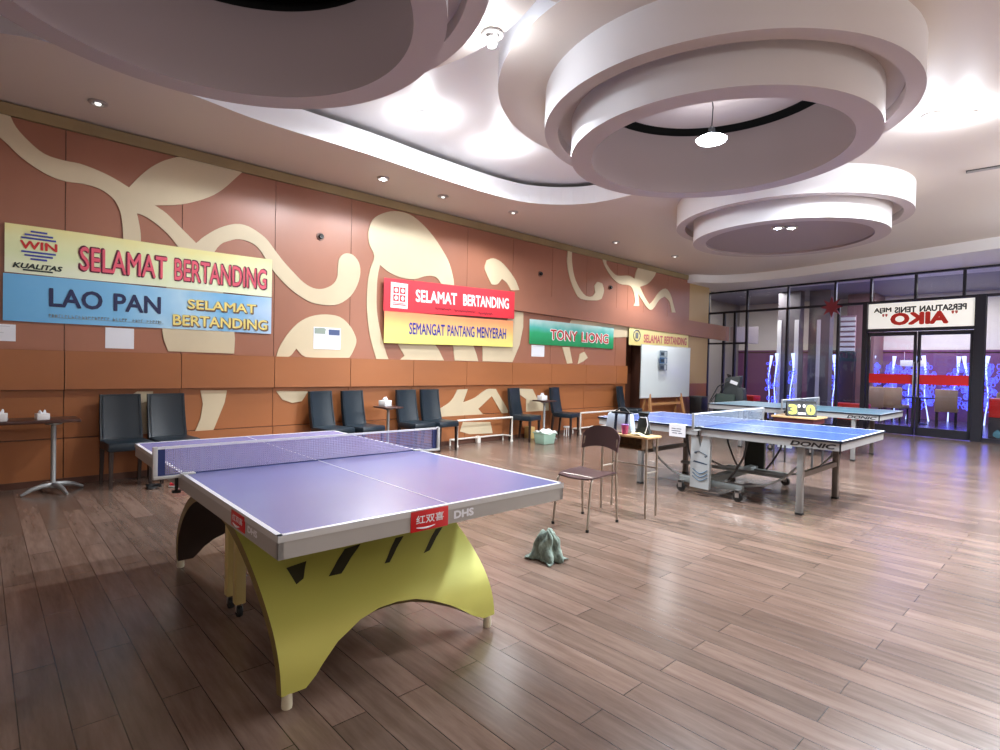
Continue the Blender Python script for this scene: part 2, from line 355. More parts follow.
panels(13.95, 15.05, 1.0, 3.76, -.012, 0, 3); panels(11.72, 15.05, .02, 1.0, -.012, -.002, 1)
panels(-2.7, 11.06, 1.017, 1.428, -.012, .055, 1)
panels(-2.7, 11.06, .50, 1.010, -.012, -.002, 1); panels(-2.7, 11.06, .02, .49, -.012, .022, 1)
wall = struct(w.build('wall_left', [M_pan, M_band, M_brown, M_beige]), 'long wall of reddish brown wood panels')
b = MB()
b.prism([(7.24, 2.415), (16.2, 2.24), (16.2, 2.66), (7.24, 2.78)], lambda u, v, t: (t-.001, u, v), .075)
struct(b.build('trim_1', M_pan), 'thick reddish wood ledge along the far half of the wall')
struct(MB().prism([(16.45, 2.25), (18.2, 2.24), (18.2, 2.80), (16.45, 2.68)], lambda u, v, t: (t-.001, u, v), .12).build('trim_12', mat('ledge_reflection_grey', (176, 166, 164), .6)), 'grey strip standing in for the ledge mirrored in the glass')  # added beyond the glass: the ledge's reflection built as a grey solid
struct(MB().box(-.012, .03, -2.7, 15.05, 3.765, 3.885).build('trim_2', M_olive), 'olive strip along the top of the panelled wall')
struct(MB().box(-.012, .028, -2.7, 11.06, 0, .07).box(-.012, .018, 11.72, 15.05, 0, .07).build('baseboard_left', M_brown))
for P_, x0, th in [(p, -.002, .014) for p in REL]+[(p, -.004, .012) for p in LOW]+[(p, .02, .010) for p in BASE]:
    q = smooth_loop(P_) if len(P_) > 9 else P_
    MB().prism(q, lambda u, v, t, x0=x0: (x0+t, u, v), th).build('relief_motif', M_cream, wall)
struct(MB().box(-1.3, -.62, 15.0, 16.4, 0, ZC).box(-.62, -.3, 15.05, 15.2, 0, ZC).build('trim_3', M_beige), 'beige return wall beside the glass front')
struct(MB().box(11.6, 11.75, -2.9, 16.6, 0, 4.4).build('wall_right', mat('plain_wall', (196, 176, 160), .7)))
struct(MB().box(-.3, 11.7, -2.95, -2.8, 0, 4.4).build('wall_rear', mat('plain_wall', (196, 176, 160), .7)))

# ---- ceiling with the wavy light recess, a lower soffit in front of the glass
DISC = [(4.20, .89, 3.31), (5.084, 4.871, 3.33), (4.33, 8.68, 3.32)]
rec = [(1.30, -1.9), (1.30, -.9), (1.45, -.2), (1.56, .12), (1.63, .26), (1.67, .42), (1.64, .8), (1.57, 1.2), (1.51, 1.6), (1.43, 2.04), (1.41, 2.55), (1.42, 3.43), (1.36, 4.4), (1.34, 5.2), (1.36, 5.75),
       (1.46, 6.2), (1.76, 6.62), (2.21, 6.88), (2.84, 6.92), (3.6, 6.75), (4.4, 6.4)]
rec = smooth_loop(rec, 60, 3)[:-3]+[(4.4, 6.4)]+[(5.084+1.34*math.cos(R(a)), 4.871+1.34*math.sin(R(a))) for a in range(80, -91, -10)]+[(4.20+1.34*math.cos(R(a)), .89+1.34*math.sin(R(a))) for a in range(70, -91, -10)]+[(3.8, -1.5), (3.0, -2.1), (2.0, -2.2)]
c = MB(); bm = c.bm
outer = [(-.35, -2.9), (11.7, -2.9), (11.7, 16.6), (-1.3, 16.6), (-1.3, 15.0), (-.35, 15.0)]
es = []
for loop in (outer, rec):
    vs = [bm.verts.new((x, y, ZC)) for x, y in loop]
    es += [bm.edges.new((vs[i], vs[(i+1) % len(vs)])) for i in range(len(vs))]
bmesh.ops.triangle_fill(bm, edges=es, use_beauty=True)
for f in bm.faces:
    if f.normal.z > 0: f.normal_flip()
k = len(rec)
for i in range(k):                                                  # fascia of the recess
    (xa, ya), (xb, yb) = rec[i], rec[(i+1) % k]
    f = bm.faces.new([bm.verts.new(p) for p in ((xa, ya, ZC), (xb, yb, ZC), (xb, yb, ZC+.27), (xa, ya, ZC+.27))]); f.material_index = 1; f.smooth = True
ceil = struct(c.build('ceiling', [M_soff, M_ceil]), 'pale ceiling with a wavy raised recess')
MB().box(.7, 6.2, -2.8, 7.6, ZC+.33, ZC+.36).build('recess_ceiling', M_ceil, ceil)
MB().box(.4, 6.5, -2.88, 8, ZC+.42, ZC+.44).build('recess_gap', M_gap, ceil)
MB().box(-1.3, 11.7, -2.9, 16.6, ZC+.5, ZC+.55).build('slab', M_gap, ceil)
led = smooth_loop([(-.3, 13.85), (.17, 13.85), (.63, 14.35), (1.44, 14.57), (2.33, 14.50), (3.9, 14.10), (6.27, 13.38), (8.6, 12.4), (11.7, 11.4), (11.7, 16.3), (-.3, 16.3)], 50, 3)
struct(MB().prism(led, lambda u, v, t: (u, v, 3.69+t), .215).build('trim_4', M_ceil), 'lower white edged ceiling strip in front of the glass')

def ceiling_disc(name, cx, cy, z, flat, label, zA):
    t = tag(thing(name, label, None, (cx, cy, z)), kind='structure')
    zz = zA-z
    if zA < 3.895: MB().lathe([(1.97, zz+.36), (1.97, zz)], n=96).lathe([(1.97, zz), (1.30, zz)], n=96, mi=1).build('upper_lobe', [M_ceil, M_soff], t)
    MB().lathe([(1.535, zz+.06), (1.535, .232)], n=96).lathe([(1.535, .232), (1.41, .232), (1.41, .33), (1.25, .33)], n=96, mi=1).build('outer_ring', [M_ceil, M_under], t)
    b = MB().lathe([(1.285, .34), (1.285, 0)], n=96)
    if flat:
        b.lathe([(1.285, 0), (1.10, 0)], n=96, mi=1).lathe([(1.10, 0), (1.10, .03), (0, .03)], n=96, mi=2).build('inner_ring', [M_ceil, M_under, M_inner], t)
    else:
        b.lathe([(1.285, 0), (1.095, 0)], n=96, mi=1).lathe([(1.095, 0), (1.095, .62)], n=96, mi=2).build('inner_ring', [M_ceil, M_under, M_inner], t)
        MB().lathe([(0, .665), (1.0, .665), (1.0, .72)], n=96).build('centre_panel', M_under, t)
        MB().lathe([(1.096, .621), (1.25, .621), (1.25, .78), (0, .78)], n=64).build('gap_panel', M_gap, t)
    return t
ceiling_disc('trim_5', *DISC[0], False, 'stepped round ceiling drop nearest the viewer', 3.855)
ceiling_disc('trim_6', *DISC[1], False, 'stepped round ceiling drop with the hanging lamp', 3.893)
ceiling_disc('trim_7', *DISC[2], True, 'stepped round ceiling drop farthest from the viewer', 3.897)

# ---- glass front, built along local x, facing local -y
FA = math.atan2(-.1107, .9938); FY = 16.0
def fx(u, y=0, z=0): return Vector((0, FY, 0)) + Vector((u*math.cos(FA)-y*math.sin(FA), u*math.sin(FA)+y*math.cos(FA), z))
def front(name, label): return tag(thing(name, label, None, (0, FY, 0), FA), kind='structure')
ZT, ZR, ZH = 3.695, 3.07, 2.37
win = front('window_1', 'row of glass panes above the transom rail')
fr = MB().box(-.6, 11.7, -.04, .04, ZT-.05, ZT).box(-.6, 11.7, -.035, .035, ZR-.03, ZR+.03)
MU = [-.5, .72, 1.86, 3.03, 3.82, 4.71, 5.58, 6.5, 7.5, 8.6, 9.7, 10.8]
for u in MU: fr.box(u-.025, u+.025, -.03, .03, ZR, ZT)
fr.build('frame', M_steel, win)
for a, b_ in zip(MU, MU[1:]): MB().box(a+.02, b_-.02, -.004, .004, ZR+.02, ZT-.04).build('pane', M_glass, win)
win2 = front('window_2', 'tall glass panes left of the double door')
PL = [-.5, .02, .36, .72, 1.86, 3.12, 3.72]
fr = MB().box(-.6, 3.74, -.04, .04, 0, .09)
for u in PL[:-1]: fr.box(u-.03, u+.03, -.035, .035, 0, ZR)
fr.box(-.6, .72, -.03, .03, 2.14, 2.19)
fr.build('frame', M_steel, win2)
for a, b_ in zip(PL, PL[1:]): MB().box(a+.02, b_-.02, -.004, .004, .06, ZR-.02).build('pane', M_glass, win2)
win3 = front('window_3', 'tall glass panes right of the double door')
PR = [5.80, 7.2, 8.6, 10.0, 11.6]
fr = MB().box(5.8, 11.7, -.04, .04, 0, .09)
for u in PR[1:]: fr.box(u-.03, u+.03, -.035, .035, 0, ZR)
fr.build('frame', M_steel, win3)
for a, b_ in zip(PR, PR[1:]): MB().box(a+.02, b_-.02, -.004, .004, .06, ZR-.02).build('pane', M_glass, win3)
struct(MB().box(3.67, 3.77, -.06, .06, 0, ZR).box(5.78, 5.96, -.06, .06, 0, ZR).box(3.67, 5.96, -.05, .05, ZH, ZH+.07).build('trim_8', M_steel, None), 'dark steel frame around the double door').matrix_world = Matrix.Translation((0, FY, 0)) @ Matrix.Rotation(FA, 4, 'Z')
def glass_door(name, u0, u1, hs, label):
    d = front(name, label); s_ = .055
    MB().box(u0, u0+s_, -.025, .025, .01, ZH-.01).box(u1-s_, u1, -.025, .025, .01, ZH-.01).box(u0, u1, -.025, .025, .01, .20).box(u0, u1, -.025, .025, ZH-.10, ZH-.01).build('frame', M_steel, d)
    MB().box(u0+s_, u1-s_, -.004, .004, .2, ZH-.1).build('pane', M_glass, d)
    MB().box(u0+s_, u1-s_, -.009, -.005, 1.165, 1.385).build('safety_stripe', M_red, d)
    hb = MB().tube([(hs, -.03, .88), (hs, -.075, .92), (hs, -.075, 1.62), (hs, -.03, 1.66)], .014, 10); hb.build('handle', M_chrome, d)
glass_door('door_1', 3.78, 4.765, 4.735, 'left leaf of the glass double door')
glass_door('door_2', 4.785, 5.77, 4.815, 'right leaf of the glass double door')

# ================================================================ place beyond the glass
struct(MB().box(-6, 16, 16.6, 22.4, -.08, -.001).build('floor_lobby', mat('lobby_floor', (70, 62, 82), .25)), 'dark polished floor beyond the glass')
struct(MB().box(-6, 16, 21.6, 21.8, 2.16, 3.9).build('wall_lobby', mat('lobby_cream', (222, 214, 206), .7)), 'pale upper wall beyond the glass')
struct(MB().box(-6, 16, 21.58, 21.8, 0, 2.06).box(-6, 16, 21.55, 21.8, 2.10, 2.16).box(-6, 16, 21.59, 21.8, 2.06, 2.1, 1).build('wall_lobby_dado', [mat('lobby_purple', (112, 66, 104), .6), M_brown]), 'purple lower wall beyond the glass')
struct(MB().box(-6, 16, 16.4, 22.4, 3.9, 4.0).build('ceiling_lobby', mat('lobby_ceiling', (120, 120, 140), .5)))
struct(MB().box(-2.2, -2.0, 16.2, 21.6, 0, 3.9).build('wall_lobby_left', mat('lobby_taupe', (150, 144, 138), .6)))
struct(MB().box(13, 13.2, 16.2, 21.6, 0, 3.9).build('wall_lobby_right', mat('lobby_taupe', (150, 144, 138), .6)))
M_pil = mat('pillar_dark', (96, 92, 98), .45); M_pils = mat('pillar_pale', (214, 214, 216), .4)
def pillar(n, x0, x1, y, label, strip):
    p = MB().box(x0, x1, y, y+.35, 0, 3.9)
    for s0, s1 in strip: p.box(s0, s1, y-.03, y+.02, 0, 3.0, 1)
    struct(p.build('trim_%d' % n, [M_pil, M_pils]), label)
pillar(9, .55, 1.20, 18.6, 'grey pillar with two pale strips beyond the glass', [(.55, .67), (1.06, 1.18)])
pillar(10, 1.36, 1.95, 18.9, 'grey pillar with one pale strip beyond the glass', [(1.60, 1.70)])
struct(MB().box(2.0, 2.75, 20.4, 21.6, 0, 3.9).build('trim_11', mat('lobby_maroon', (128, 96, 100), .6)), 'maroon wall beside the dark lobby doorway')
lv = MB().box(1.9, 2.32, 20.1, 20.2, 2.05, 3.2)
for i in range(7): lv.box(1.9, 2.32, 20.05, 20.1, 2.08+i*.16, 2.18+i*.16, 1)
struct(lv.build('window_4', [mat('louvre_mauve', (150, 120, 130), .6), M_pils]), 'pale louvred panel beyond the glass')
struct(MB().box(1.85, 2.32, 20.06, 20.3, 0, 2.05).build('door_3', mat('navy_door', (22, 26, 52), .5)), 'dark doorway under the louvred panel')
# ================================================================ table tennis tables
def text_M(o, x, y, z, face):       # face: '-y','+x' directions in a table's own axes
    if face == '-y': return Matrix(((1, 0, 0, x), (0, 0, -1, y), (0, 1, 0, z), (0, 0, 0, 1)))
    if face == '+x': return Matrix(((0, 0, 1, x), (1, 0, 0, y), (0, 1, 0, z), (0, 0, 0, 1)))
M_net1 = net_material('net_cord_lavender', (150, 146, 190), .011, .36)
M_net2 = net_material('net_cord_grey', (120, 130, 140), .011, .36)
M_navy = mat('net_navy', (38, 52, 110), .7)

def playing_top(name, x0, x1, hw, lines, m, parent, z=.76, th=.025):
    b = MB(); b.box(x0, x1, -hw, hw, z-th, z-.001, 2)
    b.box(x0, x1, -hw, hw, z-.001, z, 0)
    e = .02
    for s in (-1, 1): b.box(x0, x1, min(s*hw, s*(hw-e)), max(s*hw, s*(hw-e)), z, z+.0008, 1)
    for xe in lines: b.box(min(xe, xe-math.copysign(e, xe)), max(xe, xe-math.copysign(e, xe)), -hw, hw, z, z+.0008, 1)
    b.box(x0, x1, -.002, .002, z, z+.0008, 1)
    return b.build(name, m, parent)

# ---- the near table on a yellow arch
T1 = thing('table_tennis_table', 'purple blue table tennis table on a yellow arched base in the left foreground', 'table', (4.20, 1.561, 0), R(-1.0))
M_blue1 = mat('top_violet_blue', (124, 127, 184), .24, spec=.5, noise=.04, nscale=1.2)
for x0, x1, ln in ((-1.37, -.003, [-1.37]), (.003, 1.37, [1.37])): playing_top('tabletop', x0, x1, .760, ln, [M_blue1, M_bwhite, M_lgrey], T1)
ap = MB(); H = .757
M_ap = mat('silver_apron', (172, 171, 168), .42, .15)
for s in (-1, 1): ap.box(-1.368, 1.368, min(s*H, s*(H-.02)), max(s*H, s*(H-.02)), .672, .738)
for s in (-1, 1): ap.box(min(s*1.368, s*1.348), max(s*1.368, s*1.348), -H, H, .672, .738)
apron = ap.build('apron', M_ap, T1)
HALF = [(.985, .06), (.965, .16), (.91, .26), (.82, .35), (.70, .44), (.53, .54), (.33, .62), (.15, .66), (0, .672)]
ARC = [(4.385+a, z) for a, z in HALF]+[(4.385-a, z) for a, z in HALF[::-1][1:]]
SS = [0]
for p, q in zip(ARC, ARC[1:]): SS.append(SS[-1]+math.hypot(q[0]-p[0], q[1]-p[1]))
ST = SS[-1]
def arc(s):
    s = min(max(s, 0), ST)
    for i in range(len(SS)-1):
        if s <= SS[i+1]+1e-9:
            # smooth (Catmull-Rom) between the profile points
            P0, P1, P2, P3 = ARC[max(i-1, 0)], ARC[i], ARC[i+1], ARC[min(i+2, len(ARC)-1)]
            u = (s-SS[i])/(SS[i+1]-SS[i])
            return tuple(.5*(2*P1[k]+(P2[k]-P0[k])*u+(2*P0[k]-5*P1[k]+4*P2[k]-P3[k])*u*u+(3*P1[k]-P0[k]-3*P2[k]+P3[k])*u**3) for k in (0, 1))
def arc_n(s):
    a, b = arc(s-.01), arc(s+.01); d = Vector((b[0]-a[0], 0, b[1]-a[1])).normalized()
    return Vector((d.z, 0, -d.x)) if d.x < 0 else Vector((d.z, 0, -d.x))
Y0, Y1 = .875, 2.01
cut = [(.975, 0), (1.048, .07), (1.129, .135), (1.249, .190), (1.35, .212), (1.45, .214), (1.55, .200), (1.64, .168), (1.731, .122), (1.842, .055), (1.935, 0)]
poly = [(Y0, 0)]+cut+[(Y1, 0)]+[(Y1, ST)]+[(y, ST-s) for y, s in cut[::-1]]+[(Y0, ST)]
bm = bmesh.new(); vs = [bm.verts.new((y, s, 0)) for y, s in poly]; bm.faces.new(vs).normal_update()
bmesh.ops.triangulate(bm, faces=bm.faces[:], ngon_method='EAR_CLIP')
NS = 60
for i in range(1, NS): bmesh.ops.bisect_plane(bm, geom=bm.verts[:]+bm.edges[:]+bm.faces[:], plane_co=(0, ST*i/NS, 0), plane_no=(0, 1, 0))
bmesh.ops.remove_doubles(bm, verts=bm.verts[:], dist=1e-5)
th = .048
low = {}
for v in bm.verts: v.index = -1
bm.verts.index_update()
top_co = []; bot_co = []
for v in bm.verts:
    y, s = v.co.x, v.co.y; a = arc(s); n = arc_n(s); n = n if n.z >= -.2 and (n.x*(a[0]-4.385) >= -1e-6) else -n
    y += .085*max(0, s/ST-.5)*2*(1.6-y)/.7
    top_co.append(Vector((a[0], y, a[1]))); bot_co.append(Vector((a[0], y, a[1]))-n*th)
b2 = bmesh.new(); A = [b2.verts.new(c) for c in top_co]; B = [b2.verts.new(c) for c in bot_co]
for f in bm.faces:
    ids = [v.index for v in f.verts]
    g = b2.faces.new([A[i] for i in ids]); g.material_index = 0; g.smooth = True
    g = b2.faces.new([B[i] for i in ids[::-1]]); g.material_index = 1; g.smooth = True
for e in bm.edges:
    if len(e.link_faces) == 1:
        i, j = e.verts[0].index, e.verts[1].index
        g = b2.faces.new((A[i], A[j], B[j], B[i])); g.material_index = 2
bm.free(); bmesh.ops.recalc_face_normals(b2, faces=b2.faces)
mb = MB(); mb._merge(b2)
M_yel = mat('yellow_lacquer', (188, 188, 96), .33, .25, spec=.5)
mb.build('arch_base', [M_yel, mat('arch_underside', (52, 38, 30), .6), mat('arch_edge_shaded', (120, 104, 56), .5)], T1, world=True, angle=50)  # edge is the yellow with its shade put into the colour
for q in ([(1.109, .532), (1.012, .519), (1.026, .427), (1.065, .447)], [(1.308, .551), (1.399, .56), (1.239, .424), (1.176, .426)],
          [(1.596, .548), (1.646, .549), (1.494, .417), (1.466, .418)], [(1.854, .547), (1.904, .55), (1.742, .426), (1.699, .418)]):
    def fn(u, v, q=q):
        a = Vector(q[0]).lerp(Vector(q[1]), u); d = Vector(q[3]).lerp(Vector(q[2]), u); p = a.lerp(d, v); c_ = arc(p.y); n = arc_n(p.y)
        n = n if n.x > 0 else -n
        return Vector((c_[0], p.x, c_[1]))+n*.003
    MB().sheet(fn, 3, 6, .002).build('slot_and_shade', mat('slot_shade_dark', (44, 42, 22), .6), T1, world=True)  # dark sheets on the arch: first is painted shadow by the apron, others stripes
for x, y in ((5.352, .905), (5.352, 1.975), (3.418, .985), (3.418, 1.945)):
    MB().lathe([(0, 0), (.02, 0), (.022, .01), (.02, .062), (0, .062)], (x, y, 0), 14).build('foot', mat('foot_cream', (206, 200, 176), .5), T1, world=True)
M_post = mat('post_cream', (200, 182, 120), .45)
for y in (1.03, 2.06):
    for x in (4.27, 4.41):
        p = MB().box(x-.026, x+.026, y-.026, y+.026, .075, .672, 0, .004).build('post', M_post, T1, world=True)
        wheel = MB().lathe([(0, -.012), (.026, -.012), (.03, 0), (.026, .012), (0, .012)], M=Matrix.Translation((x, y, .03)) @ Matrix.Rotation(R(90), 4, 'X'), n=18).box(x-.008, x+.008, y-.018, y-.014, .03, .078, 1).box(x-.008, x+.008, y+.014, y+.018, .03, .078, 1)
        c_ = wheel.build('caster', [M_rub, M_chrome], None)
        c_.parent = p; c_.matrix_parent_inverse = Matrix.Identity(4)
        c_.data.transform((Matrix.Translation(T1.location) @ T1.rotation_euler.to_matrix().to_4x4()).inverted())
def badge(x, y, z, face, wd, ht, tw):
    M = text_M(None, x, y, z, face)
    bb = MB().box(-wd/2, wd/2, -ht/2, ht/2, 0, .003, 0, .001, M).build('badge', M_red, T1)
    lettering('badge_characters', '红双喜', M_bwhite, bb, M @ Matrix.Translation((0, .006, .003)), wd*.74, ht*.42, .001, .012)
    sw = MB().tube([(-wd*.36+wd*.5*t, -ht*.30-.006*math.sin(t*3.1), 0) for t in [i/8 for i in range(9)]], [.0015+.003*math.sin(math.pi*(1-i/8)) for i in range(9)], 6)
    o = sw.build('badge_swoosh', M_bwhite, bb); o.data.transform(M @ Matrix.Translation((0, 0, .003)))
    lettering('maker_letters', 'DHS', M_bwhite, T1, M @ Matrix.Translation((wd/2+.09, -.004, 0)), tw, ht*.42, .002, .05)
badge(5.0-4.20+.13, -H-.0005, .717, '-y', .17, .066, .11)
badge(1.3685, 1.433-1.561+.02, .712, '+x', .195, .088, .115)
# net
nb = MB().sheet(lambda u, v: (-.002, -.875+1.78*u, .763+.142*v), 2, 1).build('net', M_net1, T1)
MB().box(-.006, .004, -.875, .905, .902, .9145).build('net_tape', M_bwhite, nb)
MB().box(-.005, .003, -.875, .905, .760, .766).build('net_cord', M_navy, nb)
for s, e in ((-1, .875), (1, .905)):
    MB().box(-.012, .012, min(s*e, s*(e+.022)), max(s*e, s*(e+.022)), .745, .916, 0, .003).box(-.018, .018, min(s*.755, s*(e+.02)), max(s*.755, s*(e+.02)), .746, .762, 0, .003).box(-.02, .03, min(s*.70, s*.77), max(s*.70, s*.77), .7605, .768, 0, .002).build('net_post', M_lgrey, nb)
    MB().box(-.004, .002, min(s*(e-.035), s*e), max(s*(e-.035), s*e), .766, .902).build('net_end_band', M_navy, nb)
    MB().cyl((0, s*.785, .675), (0, s*.785, .748), .009, 10).lathe([(0, 0), (.022, 0), (.022, .012), (0, .012)], (0, s*.785, .665), 14).build('clamp_screw', M_black, nb)

# ---- roller tables
def roller_table(label, loc, m_top, m_net, tscale):
    t = thing('table_tennis_table', label, 'table', loc)
    for x0, x1, ln in ((-1.37, -.004, [-1.37]), (.004, 1.37, [1.37])): playing_top('tabletop', x0, x1, .7625, ln, [m_top, M_bwhite, mat('top_edge_navy', (16, 28, 44), .4)], t, .76, .022)
    for x0, x1 in ((-1.355, -.012), (.012, 1.355)):
        b = MB()
        for s in (-1, 1): b.box(x0, x1, min(s*.75, s*.725), max(s*.75, s*.725), .665, .7375)
        e = x1 if x0 > 0 else x0; b.box(min(e, e-math.copysign(.025, e)), max(e, e-math.copysign(.025, e)), -.725, .725, .665, .7375)
        b.build('apron', mat('roller_apron', (164, 166, 168), .42, .1), t)
    lettering('maker_letters', 'DONIC', M_black, t, text_M(None, 1.12, -.7505, .700, '-y'), .40, .046, .002, .035, .25)
    MB().box(1.345, 1.358, -.754, -.742, .64, .738).build('corner_guard', M_black, t)
    for sx in (-1, 1):
        x = 1.0 if sx > 0 else -.78
        for y in (-.68, .34 if False else .40):
            lg = MB().box(x-.028, x+.028, y-.028, y+.028, .02, .68, 0, .004).build('leg', M_grey if y < 0 else mat('leg_taupe', (112, 104, 98), .45, .3), t)
            MB().box(x-.032, x+.032, y-.032, y+.032, 0, .022, 0, .003).build('foot_cap', M_rub, lg)
        MB().box(x-.02, x+.02, -.655, .375, .36, .41).build('leg_stretcher', mat('leg_taupe', (112, 104, 98), .45, .3), t)
        for y in (-.52, .50):
            MB().tube([(x*.96, y, .63), (x*.93, y, .45), (x*.80, y, .30), (x*.62, y, .20), (x*.42, y, .155), (x*.22, y, .15)], .013, 8).build('folding_brace', M_grey, t)
            MB().tube([(x*.40, y+.05, .66), (x*.36, y+.05, .45), (x*.27, y+.05, .28), (x*.20, y+.05, .18)], .012, 8).build('lock_rod', M_dark, t)
    u = MB().box(-.05, .05, -.70, .70, .12, .19, 0, .006)
    for y in (-.60, .60): u.box(-.30, .42, y-.03, y+.03, .105, .165, 0, .006)
    u.box(-.62, .62, -.02, .02, .20, .235)
    u.build('undercarriage', mat('chassis_grey', (128, 134, 134), .45, .3), t)
    for x in (-.26, .39):
        for y in (-.66, .66):
            c = MB().lathe([(0, -.015), (.045, -.015), (.052, -.006), (.052, .006), (.045, .015), (0, .015)], M=Matrix.Translation((x, y, .052)) @ Matrix.Rotation(R(90), 4, 'X'), n=22)
            c.box(x-.02, x+.02, y-.026, y-.018, .05, .125, 1).box(x-.02, x+.02, y+.018, y+.026, .05, .125, 1).box(x-.024, x+.024, y-.026, y+.026, .10, .13, 1)
            c.build('caster', [M_rub, M_chrome], t)
    plate = [(-.115, .09), (.105, .085), (.11, .69), (.035, .69), (-.005, .53), (-.045, .69), (-.11, .69)]
    pl = MB().prism(plate, lambda a, z, q: (a, -.735+q, z), .045).build('side_plate', mat('plate_silver', (178, 186, 190), .4, .2), t)
    mk = MB()
    for i, zz in enumerate((.17, .21, .25)): mk.tube([(-.085+.17*k/10, -.7365, zz+.045*abs(k/5-1)**1.6) for k in range(11)], .006, 6)
    mk.build('plate_stripes', mat('plate_blue', (74, 104, 128), .5), pl)
    mk = MB().prism([(-.085, .37), (.075, .352), (.085, .362), (.03, .372), (-.07, .385)], lambda a, z, q: (a, -.737+q, z), .003)
    mk.tube([(-.07, -.7365, .475), (-.02, -.7365, .49), (.03, -.7365, .475), (.08, -.7365, .45)], .004, 6).prism([(-.075, .465), (-.04, .478), (-.045, .46)], lambda a, z, q: (a, -.737+q, z), .003).prism([(.045, .44), (.085, .45), (.06, .428)], lambda a, z, q: (a, -.737+q, z), .003)
    mk.build('plate_arrow', mat('plate_navy', (36, 60, 84), .5), pl)
    MB().prism(plate, lambda a, z, q: (a*1.1, .69+q, z), .045).build('side_plate', mat('plate_bottle', (38, 44, 36), .5), t)
    nb = MB().sheet(lambda a, v: (-.002, -.90+1.80*a, .763+.142*v), 2, 1).build('net', m_net, t)
    MB().box(-.005, .003, -.905, .905, .900, .9145).build('net_tape', M_bwhite, nb)
    for s in (-1, 1):
        MB().box(-.012, .012, min(s*.905, s*.925), max(s*.905, s*.925), .74, .917, 0, .003).box(-.02, .02, min(s*.72, s*.925), max(s*.72, s*.925), .722, .735, 0, .003).box(-.018, .018, min(s*.71, s*.775), max(s*.71, s*.775), .7605, .768, 0, .002).build('net_post', M_grey, nb)
        MB().cyl((0, s*.79, .67), (0, s*.79, .722), .01, 10).lathe([(0, 0), (.022, 0), (.022, .012), (0, .012)], (0, s*.79, .66), 14).build('clamp_screw', M_black, nb)
    return t
M_blue2 = mat('top_bright_blue', (60, 88, 158), .25, noise=.05, nscale=1.0)
M_blue_glare = mat('top_blue_glare', (96, 140, 160), .3, noise=.05, nscale=1.0)  # glare of the bright glass front put into the blue top's colour
roller_table('bright blue roller table tennis table with a grey side plate, behind the brown chair', (4.59, 6.50, 0), M_blue2, M_net2, 1)
roller_table('glare paled blue roller table tennis table farthest back, just in front of the glass doors', (3.93, 10.77, 0), M_blue_glare, M_net2, 1)
nt = thing('paper_notice', 'white paper hanging from the edge of the bright blue table', 'paper', (4.325, 5.735, .695))
MB().box(-.10, .10, -.002, 0, -.07, .07).box(-.10, .10, -.002, .06, .068, .0685).build('sheet', M_paper, nt)
mk = MB()
for a, b_, zz in ((-.07, -.02, .02), (-.01, .05, .02), (-.07, .04, -.005), (-.06, .0, -.03), (.015, .06, -.03)): mk.box(a, b_, -.003, -.002, zz-.004, zz+.004)
mk.build('pen_marks', mat('ink_grey', (90, 90, 110), .7), nt)

# ================================================================ black wall chairs
M_cleg = mat('chair_leg_wood', (44, 30, 26), .45)
def make_chair():
    t = thing('dining_chair', '', 'chair')
    b = MB().hexa([(-.21, -.205, .385), (.22, -.215, .385), (.22, .215, .385), (-.21, .205, .385)], [(-.21, -.20, .475), (.215, -.21, .475), (.215, .21, .475), (-.21, .20, .475)], 0, .018)
    b.build('seat', M_leather, t)
    def fb(u, v):
        y = -.20+.40*u; z = .46+.50*v; x = -.165-.085*v-.02*math.sin(math.pi*u)-.012*math.sin(math.pi*v)
        return (x, y*(1-.04*v), z)
    b = MB()
    q = bmesh.new(); n1, n2 = 8, 10
    F = [[q.verts.new(Vector(fb(i/n1, j/n2))) for j in range(n2+1)] for i in range(n1+1)]
    K = [[q.verts.new(Vector(fb(i/n1, j/n2))+Vector((-.055+.012*j/n2, 0, 0))) for j in range(n2+1)] for i in range(n1+1)]
    for i in range(n1):
        for j in range(n2): q.faces.new((F[i][j], F[i+1][j], F[i+1][j+1], F[i][j+1])); q.faces.new((K[i][j], K[i][j+1], K[i+1][j+1], K[i+1][j]))
    for i in range(n1): q.faces.new((F[i][0], K[i][0], K[i+1][0], F[i+1][0])); q.faces.new((F[i][n2], F[i+1][n2], K[i+1][n2], K[i][n2]))
    for j in range(n2): q.faces.new((F[0][j], F[0][j+1], K[0][j+1], K[0][j])); q.faces.new((F[n1][j], K[n1][j], K[n1][j+1], F[n1][j+1]))
    bmesh.ops.recalc_face_normals(q, faces=q.faces)
    b._merge(q, 0, True); b.build('backrest', M_leather, t, angle=40)
    MB().tube([Vector(fb(u, v))+Vector((.002, 0, 0)) for u, v in [(.06, .03), (.06, .97), (.94, .97), (.94, .03)]], .0035, 6).build('piping', M_leather, [o for o in t.children if o.name.startswith('backrest')][0])
    for x, y in ((.185, -.18), (.185, .18)):
        MB().hexa([(x-.014, y-.014, 0), (x+.014, y-.014, 0), (x+.014, y+.014, 0), (x-.014, y+.014, 0)], [(x-.02, y-.02, .39), (x+.02, y-.02, .39), (x+.02, y+.02, .39), (x-.02, y+.02, .39)]).build('leg', M_cleg, t)
    for y in (-.18, .18):
        x = -.19
        MB().hexa([(x-.055, y-.014, 0), (x-.025, y-.014, 0), (x-.025, y+.014, 0), (x-.055, y+.014, 0)], [(x-.022, y-.02, .40), (x+.02, y-.02, .40), (x+.02, y+.02, .40), (x-.022, y+.02, .40)]).build('leg', M_cleg, t)
    return t
